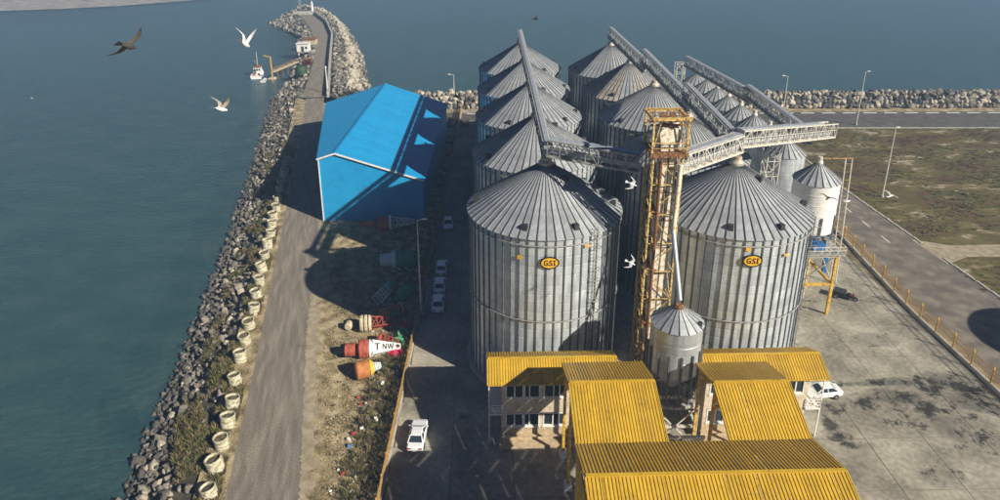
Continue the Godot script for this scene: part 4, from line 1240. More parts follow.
# ---------------------------------------------------------------- blue warehouse
func build_warehouse():
	var fl := Vector3(-27.8, 11.5, -111.5)
	var fr := Vector3(-10.3, 7.4, -111.5)
	var rf := Vector3(-25.0, 12.45, -111.5)
	var bl := Vector3(-36.8, 8.2, -160.5)
	var br := Vector3(-8.5, 7.4, -161.5)
	var rb := Vector3(-22.7, 12.45, -161.2)
	var o := thing("warehouse", Vector3(-22, 0, -136), "large plain blue sheet metal warehouse beside the quay road", "warehouse")
	var p := func(v): return v - o.position
	var g := func(v): return Vector3(v.x, 0, v.z) - o.position
	var wall := func(called, pts):
		var st := new_st()
		for k in range(1, pts.size() - 1): tri(st, pts[0], pts[k], pts[k + 1])
		part(o, called, st.commit(), mat.blue_wall)
	mat.blue_wall = mat.blue_sheet
	wall.call("front_wall", [g.call(fl), p.call(fl), p.call(rf), p.call(fr), g.call(fr)])
	wall.call("back_wall", [g.call(br), p.call(br), p.call(rb), p.call(bl), g.call(bl)])
	wall.call("side_wall", [g.call(fr), p.call(fr), p.call(br), g.call(br)])
	wall.call("side_wall", [g.call(bl), p.call(bl), p.call(fl), g.call(fl)])
	# roof sheets as slabs with a small overhang, low seams on them
	var slab := func(called, a, b, c, d, flip):
		var st := new_st()
		var n: Vector3 = (b - a).cross(d - a).normalized()
		if n.y < 0: n = -n
		var q := [a + n * 0.12, b + n * 0.12, c + n * 0.12, d + n * 0.12]
		var low := [a, b, c, d]
		for k in 4: quad(st, low[k], q[k], q[(k + 1) % 4], low[(k + 1) % 4])
		var roof := part(o, called, st.commit(), mat.blue_sheet)
		var m := 46 if flip else 46
		for k in m:
			var t := float(k) / m
			var t1 := float(k + 1) / m
			var sh := new_st()
			quad(sh, q[0].lerp(q[3], t), q[1].lerp(q[2], t), q[1].lerp(q[2], t1), q[0].lerp(q[3], t1))
			part(roof, "roof_sheet", sh.commit(), mat.blue_sheets[rng.randi() % 3])
			if k == 0: continue
			beam(roof, "seam", q[0].lerp(q[3], t) + n * 0.012, q[1].lerp(q[2], t) + n * 0.012, 0.07, mat.blue_sheet, 0.05)
	var out := Vector3(0, 0, 0.25)
	slab.call("roof_slope", p.call(fl) + Vector3(-0.3, -0.08, 0.25), p.call(rf) + out, p.call(rb) - out, p.call(bl) + Vector3(-0.3, -0.1, -0.25), true)
	slab.call("roof_slope", p.call(fr) + Vector3(0.3, -0.1, 0.25), p.call(rf) + out, p.call(rb) - out, p.call(br) + Vector3(0.3, -0.1, -0.25), false)
	beam(o, "ridge_cap", p.call(rf) + Vector3(0, 0.2, 0.3), p.call(rb) + Vector3(0, 0.2, -0.3), 0.5, mat.blue_sheet, 0.06)
	beam(o, "gable_trim", p.call(fl) + Vector3(-0.3, 0.05, 0.32), p.call(rf) + Vector3(0, 0.12, 0.32), 0.12, mat.white, 0.26)
	beam(o, "gable_trim", p.call(rf) + Vector3(0, 0.12, 0.32), p.call(fr) + Vector3(0.3, 0.05, 0.32), 0.12, mat.white, 0.26)
	beam(o, "corner_trim", g.call(fl) + Vector3(-0.06, 0, 0.08), p.call(fl) + Vector3(-0.06, 0, 0.08), 0.16, mat.white)
	# round steel tank out on the far side of the side road; its shadow falls across the road
	var tank := thing("storage_tank", Vector3(88.7, 0, -57.8), "round steel storage tank beyond the side road", "tank")
	part(tank, "wall", lathed([Vector2(6.8, 0), Vector2(6.8, 15.0)], 64, 1, 0.06), mat.wall_old)
	part(tank, "roof", lathed([Vector2(6.95, 15.0), Vector2(0.4, 17.0), Vector2(0, 17.0)], 64), mat.galv[0])

# ---------------------------------------------------------------- fences
func build_fences():
	var o := thing("yard_fence", Vector3(-9, 0, -100), "long ochre panel fence between the shaded lane and the buoy lot", "fence")
	var panel := fence_panel_mesh(2.7, 1.3)
	var z := -40.0
	var k := 0
	while z > -182.0:
		var z1 := z - 2.8
		var a := Vector3(fence_x(z), 0, z) - o.position
		var b := Vector3(fence_x(z1), 0, z1) - o.position
		beam(o, "post", a, a + Vector3(0, 1.75, 0), 0.14, mat.fence_ochre)
		var d := (b - a).normalized()
		part(o, "panel", panel, mat.fence_ochre, Transform3D(Basis(d.cross(Vector3.UP) * -1.0, Vector3.UP, d), a.lerp(b, 0.5) + Vector3(0, 0.32, 0)))
		beam(o, "kerb_block", a + Vector3(0, 0.15, 0), b + Vector3(0, 0.15, 0) - d * 0.03, 0.4, mat.concrete, 0.3)
		z = z1
		k += 1
	var f := thing("road_fence", Vector3(58, 0, -85), "yellow post and rail fence on a low wall along the side road", "fence")
	z = -44.0
	while z > -110.0:
		var x := 57.9 + maxf(0.0, (-80.0 - z) * 0.08)
		var z1 := z - 3.4
		var x1 := 57.9 + maxf(0.0, (-80.0 - z1) * 0.08)
		var a := Vector3(x, 0, z) - f.position
		var b := Vector3(x1, 0, z1) - f.position
		beam(f, "wall_block", a + Vector3(0, 0.22, 0), b + Vector3(0, 0.22, 0.03), 0.35, mat.concrete, 0.45)
		beam(f, "post", a + Vector3(0, 0.4, 0), a + Vector3(0, 2.5, 0), 0.15, mat.yellow_paint)
		for y in [0.75, 1.4, 2.1]: beam(f, "rail", a + Vector3(0, y, 0), b + Vector3(0, y, 0), 0.05, mat.fence_ochre)
		for j in 14:
			var q := a.lerp(b, (j + 0.5) / 14.0)
			beam(f, "wire", q + Vector3(0, 0.45, 0), q + Vector3(0, 2.1, 0), 0.03, mat.fence_ochre)
		z = z1

func fence_panel_mesh(l: float, h: float) -> ArrayMesh:     # along z, a frame filled with upright bars
	var st := new_st()
	for y in [0.0, h / 2, h - 0.06]: add_box(st, Vector3(-0.03, y, -l / 2), Vector3(0.03, y + 0.06, l / 2))
	var n := 18
	for k in n:
		var z := -l / 2 + l * (k + 0.5) / n
		add_box(st, Vector3(-0.018, 0, z - 0.03), Vector3(0.018, h, z + 0.03))
	return st.commit()

# ---------------------------------------------------------------- street lamps
func build_lamps():
	var grp := "street lamps on tall poles"
	for q in [[Vector3(-8.4, 0, -81.0), 14.0, 0.9, "tall street lamp by the ochre fence in the shade of the silos"],
			[Vector3(-7.9, 0, -193.0), 7.4, -1.2, "street lamp on the sea side behind the blue warehouse"],
			[Vector3(61.0, 0, -183.0), 10.0, -1.2, "street lamp between the two rows of silos, against the sea"],
			[Vector3(82.5, 0, -181.0), 9.2, -1.2, "street lamp by the boulder wall next to the slim silo gallery"],
			[Vector3(94.8, 0, -165.8), 13.7, 0.8, "street lamp on the field edge of the coastal road"],
			[Vector3(75.8, 0, -119.4), 13.7, 0.4, "leaning lamp pole standing in the field beside the side road"]]:
		var o := thing("street_lamp", q[0], q[3], "street lamp", grp)
		var h: float = q[1]
		part(o, "pole", lathed([Vector2(0.14, 0), Vector2(0.12, h * 0.5), Vector2(0.07, h)], 10), mat.pale_steel)
		part(o, "base", lathed([Vector2(0.3, 0), Vector2(0.3, 0.4), Vector2(0.15, 0.5)], 10), mat.concrete)
		var e := Vector3(q[2], h + 0.15, 0.0)
		beam(o, "arm", Vector3(0, h - 0.05, 0), e, 0.08, mat.pale_steel)
		block(o, "lamp_head", e + Vector3(-0.35, -0.06, -0.16), e + Vector3(0.35, 0.1, 0.16), mat.white)

# ---------------------------------------------------------------- cars
func loft(st: SurfaceTool, sections: Array):       # sections of equal point count, closed rings of Vector3
	for i in sections.size() - 1:
		var n: int = sections[i].size()
		for k in n:
			var a: Vector3 = sections[i][k]
			var b: Vector3 = sections[i][(k + 1) % n]
			var c: Vector3 = sections[i + 1][(k + 1) % n]
			var d: Vector3 = sections[i + 1][k]
			tri(st, a, c, b); tri(st, a, d, c)
	for e in [[0, 1], [sections.size() - 1, -1]]:
		var s: Array = sections[e[0]]
		for k in range(1, s.size() - 1):
			if e[1] > 0: tri(st, s[0], s[k], s[k + 1])
			else: tri(st, s[0], s[k + 1], s[k])

func car_section(z: float, w: float, y0: float, y1: float) -> Array:
	var c := minf(0.12, (y1 - y0) * 0.3)
	return [Vector3(-w, y0 + c, z), Vector3(-w, y1 - c, z), Vector3(-w + c, y1, z), Vector3(w - c, y1, z), Vector3(w, y1 - c, z), Vector3(w, y0 + c, z), Vector3(w - c, y0, z), Vector3(-w + c, y0, z)]

func make_car(label: String) -> Node3D:
	var o := thing("parked_car", Vector3.ZERO, label, "car")
	var st := new_st()
	var sec := []
	for s in [[-2.18, 0.70, 0.42, 0.80], [-2.08, 0.80, 0.30, 0.93], [-1.45, 0.84, 0.26, 0.97], [0.0, 0.86, 0.26, 0.94], [1.05, 0.85, 0.26, 0.92], [1.75, 0.82, 0.28, 0.84], [2.08, 0.76, 0.32, 0.74], [2.18, 0.66, 0.42, 0.64]]: sec.append(car_section(s[0], s[1], s[2], s[3]))
	loft(st, sec)
	part(o, "body", st.commit(), mat.car_white)
	# cabin: glass between pillars, painted roof
	var b := [Vector3(-0.76, 0.92, -1.62), Vector3(0.76, 0.92, -1.62), Vector3(0.76, 0.90, 1.02), Vector3(-0.76, 0.90, 1.02)]
	var t := [Vector3(-0.56, 1.38, -0.98), Vector3(0.56, 1.38, -0.98), Vector3(0.56, 1.37, 0.22), Vector3(-0.56, 1.37, 0.22)]
	var names := ["rear_window", "side_window", "windscreen", "side_window"]
	for k in 4:
		var g := new_st()
		quad(g, b[k], t[k], t[(k + 1) % 4], b[(k + 1) % 4])
		part(o, names[k], g.commit(), mat.glass)
		beam(o, "pillar", b[k], t[k], 0.09, mat.car_white)
	beam(o, "pillar", Vector3(-0.77, 0.92, -0.3), Vector3(-0.57, 1.37, -0.32), 0.07, mat.car_white)
	beam(o, "pillar", Vector3(0.77, 0.92, -0.3), Vector3(0.57, 1.37, -0.32), 0.07, mat.car_white)
	var r := new_st()
	loft(r, [[Vector3(-0.58, 1.36, -1.05), Vector3(-0.5, 1.42, -0.98), Vector3(0.5, 1.42, -0.98), Vector3(0.58, 1.36, -1.05)], [Vector3(-0.6, 1.37, -0.4), Vector3(-0.5, 1.45, -0.4), Vector3(0.5, 1.45, -0.4), Vector3(0.6, 1.37, -0.4)], [Vector3(-0.58, 1.35, 0.28), Vector3(-0.5, 1.41, 0.2), Vector3(0.5, 1.41, 0.2), Vector3(0.58, 1.35, 0.28)]])
	part(o, "roof", r.commit(), mat.car_white)
	for x in [-0.8, 0.8]:
		for z in [-1.32, 1.34]:
			var wheel := part(o, "wheel", wheel_mesh(), mat.rubber, Transform3D(Basis(Vector3.BACK, PI / 2), Vector3(x, 0.31, z)))
			part(wheel, "rim", rim_mesh(), mat.chrome)
	for x in [-0.55, 0.55]:
		block(o, "headlight", Vector3(x - 0.17, 0.55, 2.09), Vector3(x + 0.17, 0.68, 2.17), mat.chrome)
		block(o, "tail_light", Vector3(x - 0.17, 0.62, -2.19), Vector3(x + 0.17, 0.8, -2.12), mat.red_light)
	for z in [-2.2, 2.16]: block(o, "bumper", Vector3(-0.66, 0.34, z - 0.03), Vector3(0.66, 0.48, z + 0.05), mat.dark)
	for z in [-2.24, 2.2]: block(o, "number_plate", Vector3(-0.25, 0.4, z), Vector3(0.25, 0.5, z + 0.03), mat.white)
	for x in [-0.866, 0.86]:
		for z in [-0.32, 0.72]: block(o, "door_gap", Vector3(x, 0.34, z), Vector3(x + 0.006, 0.88, z + 0.025), mat.dark)
	block(o, "grille", Vector3(-0.34, 0.52, 2.12), Vector3(0.34, 0.64, 2.19), mat.dark)
	for x in [-0.92, 0.92]: block(o, "mirror", Vector3(x - 0.08, 0.92, 0.72), Vector3(x + 0.08, 1.05, 0.86), mat.car_white)
	return o

var wheel_cache := {}
func wheel_mesh() -> ArrayMesh:
	if not wheel_cache.has("t"): wheel_cache.t = lathed([Vector2(0.17, -0.11), Vector2(0.29, -0.11), Vector2(0.32, -0.07), Vector2(0.32, 0.07), Vector2(0.29, 0.11), Vector2(0.17, 0.11)], 18)
	return wheel_cache.t
func rim_mesh() -> ArrayMesh:
	if not wheel_cache.has("r"): wheel_cache.r = lathed([Vector2(0, -0.1), Vector2(0.18, -0.1), Vector2(0.18, 0.1), Vector2(0, 0.1)], 14)
	return wheel_cache.r

func build_cars():
	var grp := "white cars parked along the ochre fence"
	var car := make_car("white saloon car parked in the lane by the sunlit end of the ochre fence")
	car.set_meta("group", grp)
	car.position = Vector3(-6.9, 0.04, -57.6)
	car.rotation.y = 0.0 - 0.06 + PI
	copy_of(car, "parked_car", Vector3(-6.25, 0.04, -83.0), "white car nearest the sunlit gap in the line of three in the silo shade", grp, PI + 0.03)
	copy_of(car, "parked_car", Vector3(-6.3, 0.04, -87.8), "white car in the middle of the line of three in the silo shade", grp, PI + 0.02)
	copy_of(car, "parked_car", Vector3(-6.3, 0.04, -93.0), "white car nearest the warehouse in the line of three in the silo shade", grp, PI)
	copy_of(car, "parked_car", Vector3(-5.95, 0.04, -108.6), "white car parked alone in the shade level with the warehouse front", grp, 0.05)
	copy_of(car, "parked_car", Vector3(37.7, 0.04, -63.2), "white saloon car parked at the balcony end of the sunlit office", "cars parked in the yard", -PI / 2 + 0.1)
	# three wheeled yard cart near the raised bin
	var o := thing("motor_cart", Vector3(50.6, 0.04, -83.6), "small dark motor cart with a load box parked near the raised bin", "cart", "", 0.9)
	block(o, "load_box", Vector3(-0.7, 0.5, -1.5), Vector3(0.7, 1.05, 0.1), mat.dark)
	block(o, "chassis", Vector3(-0.4, 0.35, -1.5), Vector3(0.4, 0.5, 1.2), mat.rubber)
	part(o, "seat", lathed([Vector2(0.3, 0.75), Vector2(0.32, 0.9), Vector2(0, 0.95)], 10), mat.dark, Transform3D(Basis(), Vector3(0, 0, 0.5)))
	beam(o, "fork", Vector3(0, 0.3, 1.35), Vector3(0, 1.15, 0.95), 0.1, mat.dark)
	beam(o, "handlebar", Vector3(-0.4, 1.15, 0.95), Vector3(0.4, 1.15, 0.95), 0.06, mat.chrome)
	block(o, "tank", Vector3(-0.18, 0.6, 0.7), Vector3(0.18, 0.85, 1.1), mat.red_light)
	for w in [[-0.75, -1.0], [0.75, -1.0], [0.0, 1.4]]:
		var wh := part(o, "wheel", wheel_mesh(), mat.rubber, Transform3D(Basis(Vector3.BACK, PI / 2), Vector3(w[0], 0.31, w[1])))
		part(wh, "rim", rim_mesh(), mat.chrome)

# ---------------------------------------------------------------- navigation buoys laid up in the lot
func buoy(label: String, at: Vector3, turn: float, segs: Array, cage: Array, marks := "") -> Node3D:
	# lies along +x of its own axes; segs: [start, end, radius start, radius end, material]; cage: [start, end, radius start, radius end, material, panel material or null]
	var r := 0.0
	for s in segs: r = maxf(r, maxf(s[2], s[3]))
	var o := thing("navigation_buoy", at, label, "buoy", "navigation buoys laid up in the dirt lot", turn)
	var axis := Transform3D(Basis(Vector3(0, 1, 0), Vector3(1, 0, 0), Vector3(0, 0, -1)), Vector3(0, r, 0))
	for s in segs:
		var st := new_st()
		var c := minf(0.12, (s[1] - s[0]) * 0.2)
		lathe(st, [Vector2(0, s[0]), Vector2(s[2] - c, s[0]), Vector2(s[2], s[0] + c), Vector2(s[3], s[1] - c), Vector2(s[3] - c, s[1]), Vector2(0, s[1])], 20, axis)
		part(o, "float", st.commit(), s[4])
	if cage.size():
		var n := 4
		var ring := func(x, rad): return range(n).map(func(k): return Vector3(x, r + sin(TAU * k / n) * rad, cos(TAU * k / n) * rad))
		var last: Array = ring.call(cage[0], cage[2])
		var m := 4
		for i in range(1, m + 1):
			var t := float(i) / m
			var cur: Array = ring.call(lerpf(cage[0], cage[1], t), lerpf(cage[2], cage[3], t))
			for k in n:
				beam(o, "cage_bar", last[k], cur[k], 0.12, cage[4])
				beam(o, "cage_ring", cur[k], cur[(k + 1) % n], 0.10, cage[4])
				if i < m: beam(o, "cage_brace", last[k], cur[(k + 1) % n], 0.07, cage[4])
			last = cur
		if cage[5] != null:
			# day mark: a white tapering panel on the upper face
			var st := new_st()
			var q0: Array = ring.call(cage[0] + 0.05, cage[2] + 0.06)
			var q1: Array = ring.call(cage[1] * 0.85 + cage[0] * 0.15, lerpf(cage[2], cage[3], 0.85) + 0.06)
			for k in n: quad(st, q0[k], q1[k], q1[(k + 1) % n], q0[(k + 1) % n])
			var pan := part(o, "day_mark", st.commit(), cage[5])
			if marks != "":
				var a: Vector3 = (q0[0] + q0[1]) / 2.0
				var b: Vector3 = (q1[0] + q1[1]) / 2.0
				var xd := (b - a).normalized()
				var nd: Vector3 = (q0[1] - q0[0]).cross(xd).normalized()
				if nd.y < 0: nd = -nd
				var up := nd.cross(xd)
				var words := marks.split("|")
				for k in words.size():
					part(pan, "lettering", letters(words[k], [1.15, 0.85, 0.5][k], 0.03), mat.emblem_black, Transform3D(Basis(xd, up, nd), a + xd * [0.55, 1.8, 2.75][k] + nd * 0.03))
	return o

func lump(seed_: int, size: Vector3) -> ArrayMesh:       # a heap of net or cloth
	var f := FastNoiseLite.new()
	f.seed = seed_; f.frequency = 1.1
	var st := new_st()
	var n := 18
	var m := 8
	var pt := func(i, j):
		var a: float = TAU * float(i) / n
		var e: float = PI / 2 * float(j) / m
		var d := Vector3(cos(a) * cos(e), sin(e), sin(a) * cos(e))
		return d * size * (0.8 + 0.5 * f.get_noise_3d(d.x * 2, d.y * 2, d.z * 2))
	for i in n:
		for j in m:
			quad(st, pt.call(i + 1, j), pt.call(i + 1, j + 1), pt.call(i, j + 1), pt.call(i, j))
	return st.commit()

func torus(rr: float, r: float) -> ArrayMesh:
	var prof := []
	for k in 9: prof.append(Vector2(rr + cos(-TAU * k / 8.0 + PI) * -r, r + sin(TAU * k / 8.0) * r))
	return lathed(prof, 24)

func build_buoys():
	var c := func(r, g, b): return Color(r, g, b).linear_to_srgb()
	var im := func(a, b): return textured(tex(ramp_image(noise_bytes(256, 256, 0.02, 4, 17), 256, 256, [[0.25, a], [0.7, b]])), 0.75, 0.0, 0.3)
	var red: Material = im.call(c.call(0.22, 0.045, 0.025), c.call(0.46, 0.10, 0.055))
	var cream: Material = im.call(c.call(0.36, 0.28, 0.17), c.call(0.62, 0.55, 0.40))
	var green: Material = im.call(c.call(0.03, 0.16, 0.10), c.call(0.06, 0.30, 0.19))
	var orange: Material = im.call(c.call(0.34, 0.11, 0.03), c.call(0.48, 0.20, 0.06))
	var yellow: Material = im.call(c.call(0.50, 0.34, 0.03), c.call(0.64, 0.48, 0.06))
	var crimson: Material = im.call(c.call(0.36, 0.015, 0.06), c.call(0.60, 0.03, 0.12))
	var pale: Material = im.call(c.call(0.40, 0.48, 0.50), c.call(0.60, 0.68, 0.70))
	buoy("sunlit red buoy with a white lettered tapering day mark, lying in the lot", Vector3(-16.9, 0, -71.6), 0.10, [[0.0, 1.3, 0.78, 0.8, red], [1.3, 1.7, 0.5, 0.5, red], [1.7, 2.9, 1.15, 1.15, red], [2.9, 3.5, 1.1, 0.95, mat.white]], [3.4, 6.7, 1.15, 0.3, mat.white, mat.white], "T|NW|=")
	buoy("cream drum buoy with a red lattice top lying beside the white lettered buoy", Vector3(-16.0, 0, -77.4), 0.12, [[0.0, 0.45, 1.05, 1.1, cream], [0.55, 1.0, 1.1, 1.1, cream], [1.1, 1.5, 1.05, 0.95, cream]], [1.5, 4.4, 0.95, 0.5, red, null])
	buoy("short orange drum buoy with a green end behind the cream buoy", Vector3(-13.8, 0, -80.0), 0.05, [[0.0, 1.3, 0.8, 0.8, orange], [1.3, 1.6, 0.6, 0.6, green]], [1.6, 2.6, 0.5, 0.3, green, null])
	buoy("stubby orange drum buoy with a yellow end at the edge of the dry weeds", Vector3(-14.9, 0, -67.6), 0.35, [[0.0, 1.5, 1.05, 1.1, orange], [1.5, 2.1, 1.0, 0.75, yellow]], [2.1, 2.9, 0.55, 0.35, pale, null])
	buoy("red lattice buoy top propped between the white lettered buoy and the crimson net", Vector3(-13.2, 0, -74.6), -0.35, [[0.0, 0.5, 0.7, 0.75, red]], [0.5, 2.6, 0.7, 0.4, red, null])
	buoy("short dull red drum buoy at the edge of the silo shade by the green rings", Vector3(-12.3, 0, -80.8), 0.5, [[0.0, 1.2, 0.7, 0.75, red], [1.2, 1.4, 0.85, 0.85, cream]], [])
	buoy("teal drum buoy in the silo shade next to the pale lattice top", Vector3(-11.6, 0, -84.6), 0.9, [[0.0, 1.6, 0.8, 0.9, green], [1.6, 2.0, 0.6, 0.5, pale]], [2.0, 3.4, 0.5, 0.3, green, null])
	buoy("small tan float lying by itself left of the cream buoy", Vector3(-17.6, 0, -77.3), 1.4, [[0.0, 0.9, 0.5, 0.6, cream]], [])
	buoy("shaded red buoy with a white lattice top in front of the warehouse wall", Vector3(-18.3, 0, -107.2), 0.12, [[-2.6, 0.6, 0.42, 0.42, red], [0.6, 2.4, 1.2, 1.25, red], [2.4, 2.8, 1.35, 1.35, mat.white]], [2.8, 6.6, 1.1, 0.35, mat.white, null])
	buoy("shaded green buoy with a pale drum end lying beside the lamp pole", Vector3(-15.6, 0, -94.0), 0.12, [[0.0, 1.7, 0.95, 1.0, pale], [1.7, 2.4, 1.35, 1.4, pale], [2.4, 5.2, 1.4, 1.3, green]], [5.2, 7.8, 1.2, 0.8, green, null])
	buoy("pale lattice buoy top standing off a rusty pole in the silo shade", Vector3(-13.0, 0, -87.8), 1.2 + PI, [[-2.4, 0.0, 0.2, 0.2, mat.rust], [0.0, 1.4, 0.8, 0.9, green]], [1.4, 4.2, 0.8, 0.95, pale, null])
	var ring0 := thing("mooring_ring", Vector3(-10.75, 0, -74.0), "green rubber ring lying against the crimson net heap", "ring", "green rubber rings")
	part(ring0, "ring", torus(0.62, 0.24), im.call(c.call(0.04, 0.22, 0.10), c.call(0.10, 0.40, 0.20)), Transform3D(Basis(Vector3.RIGHT, 0.5), Vector3(0, 0.3, 0)))
	copy_of(ring0, "mooring_ring", Vector3(-10.35, 0, -76.0), "green rubber ring leaning closest to the ochre fence", "green rubber rings", 0.8)
	var net := part(self, numbered("fishing_net"), lump(3, Vector3(1.25, 1.1, 1.0)), crimson)
	net.position = Vector3(-10.9, 0, -72.2)
	tag(net, "bright crimson net heap in the sun beside the green rings", "net", "crimson net heaps")
	net = part(self, numbered("fishing_net"), lump(9, Vector3(0.9, 0.9, 1.2)), crimson)
	net.position = Vector3(-10.2, 0, -78.6)
	tag(net, "dark crimson net heap in the silo shade by the fence", "net", "crimson net heaps")
	var scrap := thing("scrap_frame", Vector3(-24.4, 0, -109.0), "tangled white and orange frame at the sunlit corner of the warehouse", "scrap")
	for k in 14:
		var a := Vector3(rng.randf_range(-1.4, 1.4), rng.randf_range(0.1, 1.3), rng.randf_range(-0.9, 0.9))
		beam(scrap, "bar", a, a + Vector3(rng.randf_range(-1.2, 1.2), rng.randf_range(-0.2, 0.7), rng.randf_range(-0.8, 0.8)), 0.12, [mat.white, orange, cream][k % 3])

# ---------------------------------------------------------------- concrete ring planters along the quay
func build_planters():
	var src: Node3D
	var pts := [[204, 516], [210, 489], [216, 463], [221.5, 440], [227, 420], [231, 401], [235, 378], [240, 355], [244.5, 336], [249, 321], [252.5, 307], [256.5, 293], [259, 279], [262, 266], [264.5, 254], [267, 243], [269, 233], [271, 224], [273, 215], [275.5, 206], [278, 197], [280, 188], [282, 180], [284, 172]]
	for i in pts.size():
		var p := gp(pts[i][0], pts[i][1], 0.9)
		var l := "sunlit round concrete ring planter filled with weeds on the quay edge" if i < 19 else "round concrete ring planter on the quay edge in the shade of the warehouse"
		if i == 0:
			src = thing("ring_planter", Vector3(p.x, 0, p.z), l, "planter", "concrete ring planters along the quay road")
			part(src, "ring", lathed([Vector2(0.70, 0), Vector2(0.84, 0), Vector2(0.88, 0.2), Vector2(0.93, 1.6), Vector2(0.9, 1.68), Vector2(0.80, 1.68), Vector2(0.77, 1.62), Vector2(0.76, 1.3)], 28), mat.mossy)
			part(src, "soil", lathed([Vector2(0.77, 1.38), Vector2(0.5, 1.46), Vector2(0, 1.5)], 20), mat.soil)
			src.rotation.z = 0.08
		else:
			var o := copy_of(src, "ring_planter", Vector3(p.x, 0, p.z), l, "concrete ring planters along the quay road", rng.randf() * TAU)
			o.rotation.x = rng.randf_range(-0.14, 0.22)
			o.rotation.z = rng.randf_range(-0.16, 0.16)
			o.position.y = -pow(rng.randf(), 3.0) * 0.35
			o.scale = Vector3.ONE * rng.randf_range(0.80, 0.94)

# ---------------------------------------------------------------- boats and gear at the mole
func hull_mesh(l: float, w: float, h: float) -> ArrayMesh:
	var st := new_st()
	var sec := []
	for k in 9:
		var t := k / 8.0
		var half := w / 2 * (1.0 - pow(t, 3.0)) * (0.9 if k == 0 else 1.0) + 0.03
		var top := h * (0.85 + 0.45 * t * t)
		var z := lerpf(-l / 2, l / 2, t)
		sec.append([Vector3(-half, top, z), Vector3(half, top, z), Vector3(half * 0.8, h * 0.3, z - 0.3 * t), Vector3(half * 0.2, 0, z - 0.8 * t), Vector3(-half * 0.2, 0, z - 0.8 * t), Vector3(-half * 0.8, h * 0.3, z - 0.3 * t)])
	loft(st, sec)
	return st.commit()

